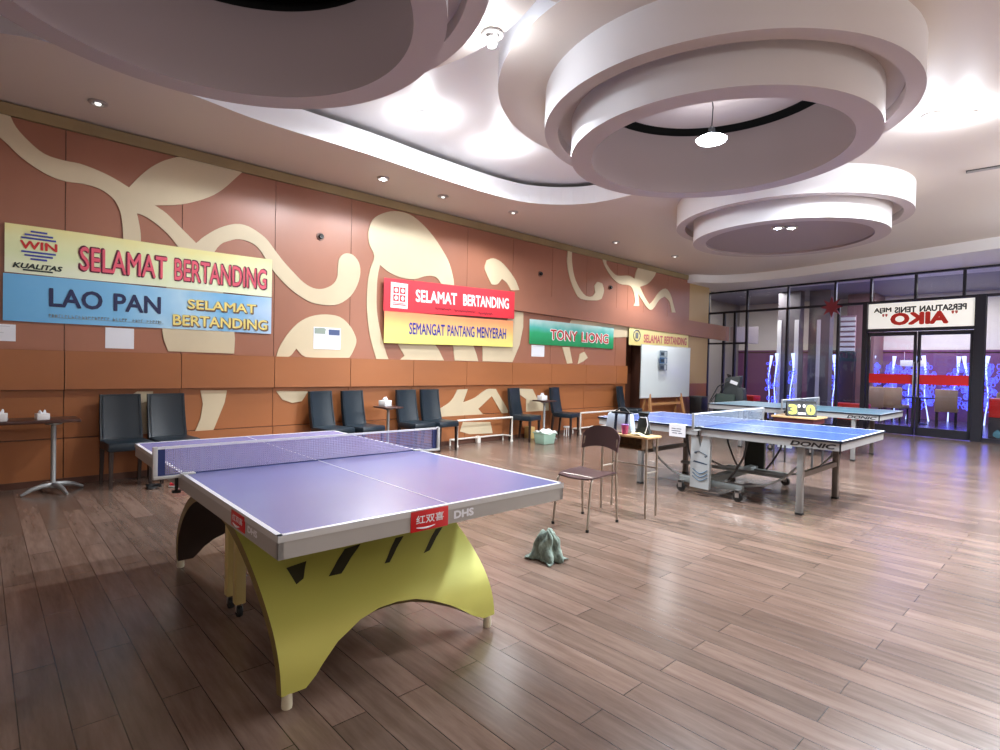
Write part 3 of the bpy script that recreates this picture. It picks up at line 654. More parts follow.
CH = [(.365, 1.18, 4, 'black leather dining chair beside the long wall table, leftmost of the row'),
      (.365, 1.635, 6, 'black leather dining chair second from the left, behind the left net post'),
      (.365, 3.57, 15, 'black leather dining chair under the right edge of the cream dome, left of its pair'),
      (.365, 4.05, 13, 'black leather dining chair just left of the nearer small table with a tissue box'),
      (.365, 4.955, 7, 'black leather dining chair under the red banner, left one of a tight pair'),
      (.365, 5.41, 7, 'black leather dining chair touching another, beside the long white floor frame'),
      (.375, 7.36, 16, 'black leather dining chair between the white floor frame and the farther small tissue table'),
      (.375, 8.50, 16, 'black leather dining chair under the green banner, right of the farther small tissue table'),
      (.365, 10.76, 18, 'black leather dining chair in front of the dark wall recess left of the whiteboard')]
proto = make_chair()
for i, (x, y, a, lab) in enumerate(CH):
    o = proto if i == 0 else copy_tree(proto)
    o.location = (x, y, 0); o.rotation_euler = (0, 0, R(a)); tag(o, lab, 'chair', 'black chairs along the panelled wall')

# ---- long table by the wall, left edge
M_ttop = mat('dark_table_top', (70, 42, 36), .3)
def foot_base(t, x, y, ht, m):
    MB().lathe([(0, .05), (.05, .05), (.035, .08), (.022, .10), (.022, ht-.03), (.07, ht-.02), (.07, ht), (0, ht)], (x, y, 0), 20).build('column', m, t)
    for a in (20, 110, 200, 290):
        d = Vector((math.cos(R(a)), math.sin(R(a)), 0)); c = Vector((x, y, 0))
        pts = [c+d*r+Vector((0, 0, z)) for r, z in ((.02, .075), (.10, .072), (.18, .055), (.245, .022), (.27, .012))]
        MB().tube(pts, [.026, .024, .02, .015, .011], 10).build('base_arm', m, t)
t = thing('side_table', 'long dark table on grey metal pedestals against the wall at the left edge', 'table', (.36, .1, 0))
MB().box(-.29, .12, -1.0, .67, .705, .735, 0, .006).build('tabletop', M_ttop, t)
for y in (-.42, .46): foot_base(t, .0, y, .705, M_grey)
def tissue_box(name_loc, label, rz=0., s=1.):
    o = thing('tissue_box', label, 'tissue box', name_loc, rz, 'tissue boxes on the wall tables')
    MB().box(-.055*s, .055*s, -.06*s, .06*s, 0, .075*s, 0, .006).build('box', M_white, o)
    MB().sheet(lambda u, v: ((u-.5)*.05*s+.012*s*math.sin(v*5), (v-.5)*.07*s, .073*s+.045*s*math.sin(math.pi*u)*(.6+.4*math.sin(v*9))), 8, 8, .001).build('tissue', M_paper, o)
tissue_box((.36, .47, .735), 'white tissue box on the long wall table, near its right end', .2, .85)
tissue_box((.36, .15, .735), 'white tissue box on the long wall table, cut by the left edge of the photo', -.1, 1.0)
def small_table(x, y, label):
    t = thing('side_table', label, 'table', (x, y, 0))
    MB().box(-.18, .18, -.15, .15, .705, .73, 0, .006).build('tabletop', M_ttop, t); foot_base(t, 0, 0, .705, M_grey)
small_table(.34, 4.46, 'small dark pedestal table with a tissue box, between two pairs of black chairs')
small_table(.34, 7.90, 'small dark pedestal table with a tissue box, left of the green banner notice')
tissue_box((.30, 4.43, .73), 'white tissue box on the small table between the two pairs of chairs', .3, 1.2)
tissue_box((.30, 7.88, .73), 'white tissue box on the small table under the green banner', 0., 1.2)

# ---- white floor frames
M_frame = mat('white_tube', (232, 230, 222), .4)
def floor_frame(label, loc, L):
    t = thing('floor_frame', label, 'frame', loc, 0, 'white tube frames by the wall')
    MB().tube([(0, -L/2, .02), (0, -L/2, .44), (0, L/2, .44), (0, L/2, .02)], .018, 10).build('front_frame', M_frame, t)
    MB().tube([(-.20, -L/2+.02, .10), (-.20, L/2-.02, .10)], .014, 8).build('lower_rail', M_frame, t)
    for s in (-1, 1): MB().tube([(0, s*L/2, .10), (-.21, s*(L/2-.02), .10), (-.21, s*(L/2-.02), .0)], .014, 8).build('side_rail', M_frame, t)
    for s in (-1, 1): MB().lathe([(0, 0), (.028, 0), (.024, .03), (0, .03)], (0, s*L/2, 0), 12).build('foot', M_frame, t)
    MB().box(-.24, -.16, -.03, .03, 0, .12, 0, .004).build('middle_foot', M_frame, t)
floor_frame('low white tube frame on the floor under the yellow banner, between black chairs', (.29, 6.46, 0), 1.27)
floor_frame('low white tube frame partly hidden behind the brown chair, below the bare wall panels', (.34, 9.68, 0), 1.35)
# ---- tub, towel, boxes
t = thing('storage_tub', 'pale green plastic tub holding a white towel on the floor by the wall', 'tub', (.84, 7.38, 0))
MB().hexa([(-.11, -.13, .002), (.11, -.13, .002), (.11, .13, .002), (-.11, .13, .002)], [(-.13, -.16, .20), (.13, -.16, .20), (.13, .16, .20), (-.13, .16, .20)], 0, .01).build('body', mat('tub_green', (150, 182, 164), .5), t)
MB().tube([(-.135, -.165, .2), (.135, -.165, .2), (.135, .165, .2), (-.135, .165, .2)], .009, 8, closed=True).build('rim', mat('tub_green', (150, 182, 164), .5), t)
tag(MB().sheet(lambda u, v: (-.12+.27*u, -.15+.32*v, .222+.045*math.sin(u*3.1)*math.sin(v*3.1)+.012*math.sin(u*14+v*9)-.05*max(0, u-.8)*3), 14, 14, .006).build('towel', mat('towel_white', (226, 232, 228), .9), None, (.84, 7.38, 0)), 'crumpled white towel lying on the green tub', 'towel')
tag(MB().box(-.08, .08, -.06, .06, 0, .22, 0, .004).box(-.081, .081, -.02, .02, .2201, .2206, 1).build('carton', [mat('card_tan', (204, 172, 108), .7), mat('tape_tan', (178, 150, 96), .5)], None, (.16, 7.70, 0)), 'small tan carton on the floor behind the green tub', 'box')
st = thing('foot_stool', 'little white stool under the black chair below the green banner', 'stool', (.36, 8.58, 0))
MB().lathe([(0, .17), (.08, .17), (.088, .18), (.08, .195), (0, .195)], n=20).build('seat', M_white, st)
for a in range(4): MB().cyl((.07*math.cos(a*1.571+.4), .07*math.sin(a*1.571+.4), 0), (.06*math.cos(a*1.571+.4), .06*math.sin(a*1.571+.4), .175), .009, 8).build('leg', M_white, st)

# ================================================================ brown tube chair and school desk
bc = thing('visitor_chair', 'dark brown moulded chair on steel tube legs, standing between the two big tables', 'chair', (4.45, 3.95, 0), R(4))
M_bpl = mat('brown_plastic', (78, 58, 60), .3, spec=.5)
def seat_fn(u, v):
    y = -.20+.40*u; x = -.19+.38*v; r = 1-.16*max(0, (.25-u)/.25)**2
    return (x*r, y, .455-.012*math.sin(math.pi*v)+.012*(1-u)**3*-1.2)
MB().sheet(seat_fn, 12, 12, .012).build('seat', M_bpl, bc)
def back_fn(u, v):
    x = -.195+.39*u; a = 2*u-1; z0 = .625-.035*(1-a*a)*-1; z1 = .845-.085*abs(a)**3.5
    return (x, .205+.03*v+.035*(1-a*a), z0*(1-v)+z1*v)
MB().sheet(back_fn, 16, 8, .014).build('backrest', M_bpl, bc)
M_tube = mat('steel_tube', (168, 160, 150), .3, .8)
for s in (-1, 1):
    MB().tube([(s*.185, .23, 0), (s*.18, .20, .42), (s*.178, .20, .50), (s*.176, .215, .68), (s*.172, .225, .74)], .0105, 8).build('rear_leg', M_tube, bc)
    MB().tube([(s*.18, -.235, 0), (s*.172, -.185, .40), (s*.165, -.15, .435), (s*.165, .20, .435)], .0105, 8).build('front_leg', M_tube, bc)
for y in (-.13, .16): MB().tube([(-.165, y, .435), (.165, y, .435)], .009, 8).build('cross_tube', M_tube, bc)
for s in (-1, 1):
    for y in (.23, -.235): MB().lathe([(0, 0), (.014, 0), (.014, .022), (0, .022)], (s*(.185 if y > 0 else .18), y, 0), 10).build('foot_tip', M_rub, bc)
dk = thing('school_desk', 'small light wood desk with a shelf box and tube legs beside the brown chair', 'desk', (4.475, 4.60, 0))
M_desk = mat('light_wood', (206, 170, 122), .45, noise=.12, nscale=4, stretch=(1, 5, 1))
MB().box(-.275, .275, -.15, .09, .735, .755, 0, .005).build('desktop', M_desk, dk)
MB().box(-.20, .20, -.12, .06, .62, .63).box(-.20, .20, .05, .06, .62, .735).box(-.20, -.19, -.12, .06, .62, .735).box(.19, .20, -.12, .06, .62, .735).build('shelf_box', mat('shelf_brown', (118, 92, 66), .6, noise=.4, nscale=40), dk)
for sx in (-1, 1):
    for sy in (-.12, .06): MB().tube([(sx*.25, sy, 0), (sx*.245, sy, .735)], .011, 8).build('leg', M_tube, dk)
    MB().tube([(sx*.248, -.12, .42), (sx*.248, .06, .42)], .008, 8).build('side_bar', M_tube, dk)
MB().tube([(-.248, .06, .45), (.248, .06, .45)], .008, 8).build('rear_bar', M_tube, dk)
# things on the desk
bg = thing('sports_bag', 'pale blue and white sports bag with dark trim standing on the school desk', 'bag', (4.36, 4.60, .755), R(10))
MB().hexa([(-.155, -.07, 0), (.13, -.07, 0), (.13, .07, 0), (-.155, .07, 0)], [(-.135, -.045, .19), (.11, -.045, .19), (.11, .045, .19), (-.135, .045, .19)], 0, .025).build('body', mat('bag_pale', (186, 202, 222), .45), bg)
for x in (-.035, .075): MB().hexa([(x-.014, -.074, .01), (x+.014, -.074, .01), (x+.014, -.066, .01), (x-.014, -.066, .01)], [(x-.012, -.05, .185), (x+.012, -.05, .185), (x+.012, -.043, .185), (x-.012, -.043, .185)]).build('dark_panel', mat('bag_navy', (26, 34, 62), .5), bg)
MB().box(-.095, .105, -.04, .04, .186, .20, 0, .006).build('zip_band', M_black, bg)
MB().tube([(-.07+.15*i/10, 0, .19+.05*math.sin(math.pi*i/10)) for i in range(11)], .009, 8).build('carry_strap', M_black, bg)
pb = thing('pouch_bag', 'dark upright drawstring bag on the school desk right of the sports bag', 'bag', (4.60, 4.625, .755), R(15))
MB().hexa([(-.07, -.05, 0), (.07, -.05, 0), (.06, .05, 0), (-.06, .05, 0)], [(-.055, -.03, .17), (.035, -.035, .16), (.03, .03, .18), (-.05, .03, .17)], 0, .022).build('body', mat('bag_bottle', (22, 32, 32), .7, bump=.4, bscale=25), pb)
MB().hexa([(-.04, -.022, .15), (.028, -.022, .15), (.022, .022, .16), (-.035, .022, .16)], [(-.06, -.035, .215), (.05, -.03, .205), (.045, .035, .225), (-.055, .03, .21)], 0, .008).build('gathered_top', mat('bag_bottle', (22, 32, 32), .7), pb)
MB().tube([(-.03, -.03, .165), (.03, -.035, .163), (.05, -.06, .10), (.03, -.065, .02)], .005, 6).build('cord', M_bwhite, pb)
cu = thing('drinking_cup', 'pink cup on the school desk behind the brown chair', 'cup', (4.475, 4.49, .755))
MB().lathe([(0, .002), (.026, .002), (.034, .085), (.031, .085), (.024, .006), (0, .006)], n=20).build('body', mat('cup_pink', (206, 84, 140), .4), cu)
MB().lathe([(0, .085), (.035, .085), (.035, .093), (0, .095)], n=20).build('lid', mat('cup_violet', (150, 110, 180), .4), cu)
tag(MB().sheet(lambda u, v: (-.07+.14*u, -.045+.09*v, .004+.018*math.sin(u*3.1)*math.sin(v*3.1+.5)+.004*math.sin(u*11)), 10, 10, .003).build('cleaning_cloth', mat('cloth_yellow', (226, 220, 180), .9), None, (4.60, 4.515, .760)), 'folded pale yellow cloth at the front of the school desk', 'cloth')
# towel rag on the floor
def rag(u, v):
    a = (u-.5)*2; b_ = (v-.5)*2; r = min(1, math.hypot(a, b_)); th_ = math.atan2(b_, a)
    k = .125+.016*math.sin(th_*5)+.012*math.sin(th_*9+1)
    z = .20*(1-r**2.6)+.014*math.sin(th_*7+r*6)*r+.012*math.sin(a*9+b_*5)
    q = (.55+.45*r**.7)
    return (a*k*q+.01*math.sin(z*50), b_*k*q*.85+.012*math.sin(z*40+a*4), max(.004, z) if r < .97 else .004+.01*abs(math.sin(th_*4)))
tag(MB().sheet(rag, 44, 44, -.005).build('floor_rag', mat('rag_grey_green', (128, 144, 134), .95, noise=.55, nscale=30, bump=.7, bscale=70, stretch=(1, 1, .5)), None, (4.85, 3.0, 0), angle=80), 'crumpled grey green rag on the open floor right of the yellow table', 'rag')
# red and white shoes under the first table's net
def shoe(loc, rz, label):
    o = thing('sports_shoe', label, 'shoe', loc, rz)
    s = [(-.13, .0), (-.12, .075), (-.06, .085), (0, .06), (.08, .04), (.125, .022), (.13, 0)]
    MB().prism([(x, z+.018) for x, z in s], lambda u, v, t: (u, (t-.04)*(1-.25*abs(u)/.13), v), .08).build('upper', mat('shoe_red', (206, 40, 56), .5), o)
    MB().box(-.135, .135, -.044, .044, 0, .02, 0, .008).build('sole', M_white, o)
    MB().tube([(-.02, -.03, .078), (.03, .03, .068), (0, -.03, .07), (.05, .03, .06)], .004, 6).build('laces', M_white, o)
shoe((.74, 1.60, 0), R(-40), 'red and white shoe on the floor by the left net post, toe to the right')
tag(MB().sheet(lambda u, v: (-.07+.15*u, -.06+.12*v, .03+.02*math.sin(u*6)*math.sin(v*5)), 8, 8, .02).build('shoe_bag', M_black, None, (.74, 1.36, 0)), 'small black pouch on the floor left of the red shoe', 'pouch')

# ================================================================ score table, scoreboard
sc = thing('side_table', 'small light topped table holding the flip scoreboard', 'table', (4.56, 8.80, 0))
MB().box(-.30, .30, -.26, .26, .715, .74, 0, .005).build('tabletop', M_desk, sc)
MB().box(-.27, .27, -.23, .23, .64, .715).build('apron', mat('score_table_maroon', (86, 36, 44), .5), sc)
for x in (-.26, .26):
    for y in (-.22, .22): MB().tube([(x, y, 0), (x, y, .66)], .014, 8).build('leg', M_dark, sc)
sb = thing('flip_scoreboard', 'black flip scoreboard showing large yellow green digits on the small table', 'scoreboard', (4.60, 8.74, .74), R(28))
MB().prism([(-.10, 0), (.10, 0), (.02, .22), (-.02, .22)], lambda a, z, q: (-.19+q, a, z), .38).build('stand', mat('scoreboard_black', (9, 11, 10), .7), sb)
ti = math.atan2(.08, .22)
def face(x, z): 
    y = -.10+.08*z/.22
    return Matrix(((1, 0, 0, x), (0, math.sin(ti), -math.cos(ti), y-.002), (0, math.cos(ti), math.sin(ti), z), (0, 0, 0, 1)))
M_dig = mat('digit_yellow_green', (178, 190, 70), .6)
for x, c in ((-.115, '3'), (.115, '0')):
    pl = MB().box(-.07, .07, -.085, .085, -.002, .001, 0, 0, face(x, .10)).build('score_card', mat('card_black', (10, 10, 12), .4), sb)
    lettering('score_digit', c, M_dig, sb, face(x, .10) @ Matrix.Translation((0, 0, .001)), .115, .155, .002, .06)
for x in (-.032, .032): lettering('set_digit', '0', M_bwhite, sb, face(x, .15), .034, .05, .003, .05)
MB().box(-.05, .05, -.012, .012, 0, .003, 0, 0, face(0, .045)).build('name_strip', M_white, sb)

# ================================================================ banners and papers on the wall
def banner(y0, y1, zc_l, zc_r, hh, x, m, label, name='hanging_banner', sag=.004):
    o = thing(name, label, 'banner', (x, (y0+y1)/2, (zc_l+zc_r)/2), 0, 'printed banners on the panelled wall')
    L = y1-y0; k = (zc_r-zc_l)/L
    def fn(u, v):
        y = (u-.5)*L; return (.003+sag*.5*(1+math.sin(u*9+v*2)*math.sin(v*3.1+u*5)), y, k*y+(v-.5)*hh+.006*math.sin(u*7)*(v-.5))
    MB().sheet(fn, 40, 8, .002).build('cloth', m, o)
    o['tilt'] = math.atan(k); return o
def put(o, name, body, m, y, z, wd, ht, bold=.02, lift=0., shear=0., mi=None):
    a = o['tilt']; cy = y-o.location.y; cz = z-o.location.z
    return lettering(name, body, m, o, on_wall(cy, cz, .0092+lift, a), wd, ht, .001, bold, shear)
def small_print(o, m, y0, y1, z, h):
    """a line too small to read: only its strokes"""
    mk = MB(); rn = random.Random(3); y = y0
    while y < y1:
        w_ = rn.uniform(.016, .026)
        if rn.random() > .13:
            mk.box(.0094, .0099, y, y+.005, z-h/2, z+h/2).box(.0094, .0099, y, y+w_*.8, z+rn.choice((-h/2, 0, h/2-.005)), z+rn.choice((-h/2, 0, h/2-.005))+.005)
        y += w_+.006
    mk.box(.0093, .0096, y0, y1+.03, z-h/2-.002, z-h/2+.002)
    b = mk.build('small_print', m, o); b.location = (0, -o.location.y, -o.location.z)
def script_line(o, m, y0, y1, z):
    mk = MB()
    for a, b_ in ((0, .26), (.31, .68), (.74, 1.0)):
        ya, yb = y0+(y1-y0)*a, y0+(y1-y0)*b_; n = int((yb-ya)/.012)
        mk.tube([(.0105, ya+(yb-ya)*i/n, z+(i*.012)*.03+.016*math.sin(i*1.35)*(1+.5*math.sin(i*.6))) for i in range(n+1)], .004, 5)
    b = mk.build('script_line', m, o); b.location = (0, -o.location.y, -o.location.z)
M_dmar = mat('ink_maroon', (92, 20, 44), .6); M_pink = mat('ink_pink', (228, 92, 112), .6); M_nav = mat('ink_navy', (38, 44, 84), .6); M_ylw = mat('ink_cream_yellow', (240, 220, 130), .6)
M_inkg = mat('ink_dark_green', (40, 52, 44), .6); M_wht = mat('ink_white', (244, 242, 240), .6)
o = banner(.19, 2.84, 2.45, 2.46, .49, .014, gradient_material('print_lemon', [(0, (236, 242, 212)), (.4, (228, 238, 186)), (.75, (234, 236, 180)), (1, (236, 228, 156))], 'Z', -.25, .25, wob=.6), 'yellow green banner with a striped globe emblem and large pink lettering')
put(o, 'lettering_outline', 'SELAMAT BERTANDING', M_dmar, 1.78, 2.43, 2.00, .285, .045); put(o, 'lettering', 'SELAMAT BERTANDING', M_pink, 1.78, 2.43, 1.965, .255, .012, .0015)
lb = MB()
for i in range(9):
    zz = -.14+.035*i; hw = math.sqrt(max(0, .155**2-zz*zz))
    if abs(zz) > .045: lb.box(.0, .004, -hw, hw, zz-.009, zz+.009)
g = lb.build('globe_emblem', mat('ink_blue', (60, 70, 160), .6), o, (.008, .455-o.location.y, 2.50-o.location.z))
put(o, 'emblem_letters', 'WIN', mat('ink_red', (200, 44, 44), .6), .455, 2.50, .30, .085, .03)
put(o, 'motto', 'KUALITAS', M_inkg, .45, 2.285, .40, .055, .04, 0, .25)
MB().box(.009, .0105, -.12, .12, -.008, .008).build('motto_line', M_inkg, o, (.0, .45-o.location.y, 2.243-o.location.z))
o = banner(.18, 2.84, 1.955, 1.965, .475, .014, gradient_material('print_sky', [(0, (104, 176, 224)), (.4, (128, 192, 232)), (.62, (180, 218, 240)), (.8, (120, 184, 226)), (1, (190, 214, 238))], 'Y', -1.33, 1.33, wob=.35), 'sky blue banner with large navy lettering, under the yellow green banner')
put(o, 'lettering', 'LAO PAN', M_nav, 1.05, 1.985, 1.02, .20, .025); small_print(o, mat('ink_grey_blue', (138, 152, 160), .6), .54, 1.56, 1.792, .036)
for body, yy, zz, wd, ht in (('SELAMAT', 2.24, 2.035, .80, .115), ('BERTANDING', 2.235, 1.835, 1.10, .13)):
    put(o, 'greeting_outline', body, mat('ink_brown', (112, 82, 60), .6), yy+.008, zz-.008, wd+.02, ht+.02, .05); put(o, 'greeting', body, M_ylw, yy, zz, wd, ht, .02, .0015)
o = banner(4.50, 7.29, 2.42, 2.50, .50, .078, gradient_material('print_scarlet', [(0, (214, 44, 58)), (1, (232, 58, 70))], 'Z', -.25, .25), 'red banner with white lettering above the orange and yellow banner', sag=.004)
put(o, 'lettering', 'SELAMAT  BERTANDING', M_wht, 6.11, 2.485, 2.06, .20, .03); script_line(o, M_dmar, 5.47, 6.74, 2.285)
em = MB().box(0, .003, -.155, .155, -.195, .195, 0).build('emblem', M_wht, o, (.009, 4.775-o.location.y, 2.425-o.location.z))
mk = MB()
for y0_, y1_, z0_, z1_ in ((-.11, -.01, .03, .13), (.01, .11, .03, .13), (-.11, -.01, -.09, .01), (.01, .11, -.09, .01), (-.12, .12, -.15, -.135), (-.12, .12, -.125, -.115)): mk.box(.003, .005, y0_, y1_, z0_, z1_)
mk.build('emblem_blocks', M_red, em)
for z_ in (.08, -.04):
    for y_ in (-.06, .06): MB().blob((.006, y_, z_), (.002, .032, .035), 2).build('emblem_dot', M_wht, em)
o = banner(4.52, 7.27, 1.925, 1.965, .485, .076, gradient_material('print_orange_lemon', [(0, (228, 226, 120)), (.4, (234, 206, 120)), (.8, (232, 160, 104)), (1, (230, 140, 96))], 'Z', -.26, .26, wob=.3), 'orange and yellow banner with blue lettering under the red banner', sag=.004)
put(o, 'lettering', 'SEMANGAT PANTANG MENYERAH', mat('ink_royal', (48, 50, 150), .6), 6.03, 1.945, 2.12, .19, .02)
o = banner(7.77, 10.52, 2.045, 2.045, .48, .014, gradient_material('print_green', [(0, (20, 140, 80)), (.45, (40, 168, 110)), (.7, (90, 190, 180)), (1, (190, 224, 220))], 'Z', -.24, .24, wob=.5), 'green banner with red lettering edged in white')
put(o, 'lettering_outline', 'TONY LIONG', M_wht, 9.35, 2.02, 1.98, .235, .07); put(o, 'lettering', 'TONY LIONG', mat('ink_red', (200, 44, 44), .6), 9.35, 2.02, 1.94, .205, .015, .0015)
o = banner(11.08, 13.85, 2.13, 2.145, .41, .05, gradient_material('print_straw', [(0, (232, 216, 140)), (1, (226, 212, 150))], 'Z', -.2, .2), 'straw yellow banner with pink lettering above the whiteboard', sag=.004)
put(o, 'lettering', 'SELAMAT BERTANDING', mat('ink_rose', (196, 100, 110), .6), 12.72, 2.11, 2.05, .20, .03)
mk = MB().tube([(0, .14*math.cos(a*.5236), .13*math.sin(a*.5236)) for a in range(12)], .014, 6, closed=True).box(-.004, .004, -.06, .06, -.07, .07); mk.build('emblem', mat('ink_slate', (110, 116, 120), .6), o, (.008, 11.40-o.location.y, 2.155-o.location.z))
def notice(y0, y1, z0, z1, label, rows=0, x=.0):
    o = thing('wall_notice', label, 'paper', (x, (y0+y1)/2, (z0+z1)/2), 0, 'papers pinned to the panelled wall')
    MB().box(.0005, .003, -(y1-y0)/2, (y1-y0)/2, -(z1-z0)/2, (z1-z0)/2).build('sheet', M_paper, o)
    if rows:
        mk = MB()
        for i in range(rows): mk.box(.003, .0036, -(y1-y0)*.38, (y1-y0)*(.38-.12*(i % 3)), (z1-z0)*(.38-.76*i/max(1, rows-1))-.003, (z1-z0)*(.38-.76*i/max(1, rows-1))+.003)
        mk.build('print_lines', mat('ink_faint', (196, 198, 206), .7), o)
    return o
notice(-.10, .28, 1.51, 1.68, 'white paper pinned under the blue banner, at the left edge of the photo', 3)
notice(1.03, 1.30, 1.47, 1.70, 'blank white paper pinned under the middle of the blue banner')
notice(7.86, 8.23, 1.565, 1.79, 'white paper pinned under the left end of the green banner', 2)
o = notice(3.43, 3.84, 1.55, 1.86, 'white calendar sheet with a small picture strip on the cream dome', 4, .014)
MB().box(.003, .0038, -.19, -.03, .06, .14).box(.003, .0038, .02, .19, .05, .13, 1).blob((.003, -.09, .12), (.001, .07, .03), 2, .1, 0).build('picture', [mat('pic_grey_green', (150, 162, 150), .7), mat('pic_navy', (78, 92, 130), .7)], o)

# ---- whiteboard on a wooden stand
wb = thing('whiteboard', 'tall whiteboard on a wooden stand against the far end of the panelled wall', 'whiteboard', (.30, 12.36, 0))
MB().box(-.012, .012, -1.13, 1.13, .70, 1.925, 0, .004).build('board', mat('board_white', (224, 234, 236), .25), wb)
MB().tube([(0, -1.14, .69), (0, 1.14, .69), (0, 1.14, 1.93), (0, -1.14, 1.93)], .014, 8, closed=True).build('frame', M_lgrey, wb)
M_pine = mat('stand_pine', (178, 128, 80), .5)
for s in (-1, 1):
    MB().hexa([(.10, s*.82-.03, 0), (.15, s*.82-.03, 0), (.15, s*.82+.03, 0), (.10, s*.82+.03, 0)], [(-.06, s*.70-.03, .9), (-.01, s*.70-.03, .9), (-.01, s*.70+.03, .9), (-.06, s*.70+.03, .9)]).build('leg', M_pine, wb)
    MB().hexa([(-.24, s*.82-.025, 0), (-.20, s*.82-.025, 0), (-.20, s*.82+.025, 0), (-.24, s*.82+.025, 0)], [(-.08, s*.70-.025, .9), (-.05, s*.70-.025, .9), (-.05, s*.70+.025, .9), (-.08, s*.70+.025, .9)]).build('leg', M_pine, wb)
MB().box(-.035, -.0, -.75, .75, .50, .56).build('stretcher', M_pine, wb)
ph = thing('photo_strip', 'narrow strip of three bluish photos stuck on the whiteboard', 'photos', (.375, 12.08, 1.585))
for i, (zz, c) in enumerate(((.16, (120, 140, 150)), (0, (60, 100, 140)), (-.165, (96, 108, 116)))):
    MB().box(0, .001, -.175, .175, zz-.075, zz+.075, 0).box(.001, .0015, -.12, .02, zz-.04, zz+.03, 1).box(.001, .0015, .05, .14, zz-.06, zz+.05, 2).build('photo', [mat('photo_%d' % i, c, .5), mat('photo_dark', (36, 52, 66), .5), mat('photo_pale', (178, 190, 196), .5)], ph)

bx_ = thing('storage_box', 'tall dark box standing on the floor right of the whiteboard stand', 'box', (.42, 13.80, 0))
MB().hexa([(-.15, -.16, 0), (.15, -.16, 0), (.15, .16, 0), (-.15, .16, 0)], [(-.17, -.18, .66), (.17, -.18, .66), (.17, .18, .66), (-.17, .18, .66)], 0, .015).build('body', M_black, bx_)
MB().box(-.18, .18, -.19, .19, .655, .69, 0, .01).build('lid', M_dark, bx_)
# ---- ball robot in the far corner
rb = thing('ball_robot', 'dark grey table tennis ball machine with a pale label in the far corner', 'ball machine', (1.38, 13.6, 0), R(8))
M_rob = mat('robot_grey', (44, 50, 52), .6); M_rob2 = mat('robot_green', (40, 56, 50), .65)
MB().hexa([(-.42, -.22, 0), (.10, -.22, 0), (.10, .22, 0), (-.42, .22, 0)], [(-.34, -.18, .80), (.14, -.18, .80), (.14, .18, .80), (-.34, .18, .80)], 0, .04).build('hopper', M_rob2, rb)
MB().hexa([(-.20, -.16, .66), (.18, -.16, .72), (.18, .16, .72), (-.20, .16, .66)], [(-.12, -.13, 1.20), (.24, -.13, 1.26), (.24, .13, 1.26), (-.12, .13, 1.20)], 0, .04).build('head', M_rob, rb)
MB().box(-.07, .11, -.175, -.165, .95, 1.03, 0, .003, Matrix.Rotation(R(20), 4, 'Y') @ Matrix.Translation((-.30, 0, .06))).build('label_plate', M_paper, rb)
MB().tube([(-.02, 0, 1.1), (-.10, -.02, 1.28), (-.02, -.05, 1.24)], .025, 8).build('feed_pipe', M_black, rb)
for s_ in (-1, 1): MB().tube([(-.46, s_*.24, 0), (-.44, s_*.24, .62), (-.26, s_*.22, .98), (-.02, s_*.20, 1.12)], .016, 8).build('side_frame', M_dark, rb)
MB().tube([(-.46, -.24, .30), (-.46, .24, .30)], .014, 8).build('cross_bar', M_dark, rb)
MB().hexa([(.14, -.17, .56), (.34, -.17, .56), (.34, .17, .56), (.14, .17, .56)], [(.16, -.15, .98), (.30, -.15, .94), (.30, .15, .94), (.16, .15, .98)], 0, .02).build('motor_box', M_rob, rb)
MB().tube([(-.30, -.19, .80), (-.40, -.26, .62), (-.30, -.28, .42), (-.10, -.26, .36)], .012, 8).build('cable', M_black, rb)
for x in (-.34, .06): MB().cyl((x, -.14, 0), (x, -.14, .1), .03, 10).build('foot', M_rub, rb)
tr = MB().hexa([(.14, -.2, .42), (.60, -.2, .42), (.60, .2, .42), (.14, .2, .42)], [(.12, -.24, .52), (.66, -.24, .52), (.66, .24, .52), (.12, .24, .52)], 0, .01).cyl((.38, 0, 0), (.38, 0, .42), .025, 10)
tro = tr.build('ball_tray', M_rob, rb)
tag(MB().blob((.17, -.15, .535), (.02, .02, .02), 1).build('balls', M_white, tro), kind=None)
me = tro.children[0].data; bmn = bmesh.new()
for i in range(9):
    for j in range(6):
        m_ = Matrix.Translation((.16+.055*i+random.uniform(-.008, .008), -.19+.075*j, .535+random.uniform(0, .02)))
        bmesh.ops.create_icosphere(bmn, subdivisions=1, radius=.02, matrix=m_)
for f in bmn.faces: f.smooth = True
bmn.to_mesh(me); bmn.free(); tro.children[0]['kind'] = 'stuff'

# ---- black fittings on the upper wall
for y, z, lab in ((3.51, 3.13, 'small black round wall fitting above the cream hook shape'), (8.05, 3.19, 'small black round wall fitting left of the cream letter like curl'), (10.36, 3.18, 'small black round wall fitting right of the cream letter like curl')):
    o = thing('wall_fitting', lab, 'wall fitting', (0, y, z), 0, 'black fittings on the upper wall')
    Mx = Matrix.Rotation(R(90), 4, 'Y')
    MB().lathe([(0, .0), (.055, .0), (.055, .012), (0, .012)], M=Mx, n=20).build('plate', mat('plate_rosy', (120, 84, 72), .5), o)
    MB().lathe([(.032, .012), (.034, .05), (.026, .055), (0, .05)], M=Mx, n=20).build('knob', M_black, o)

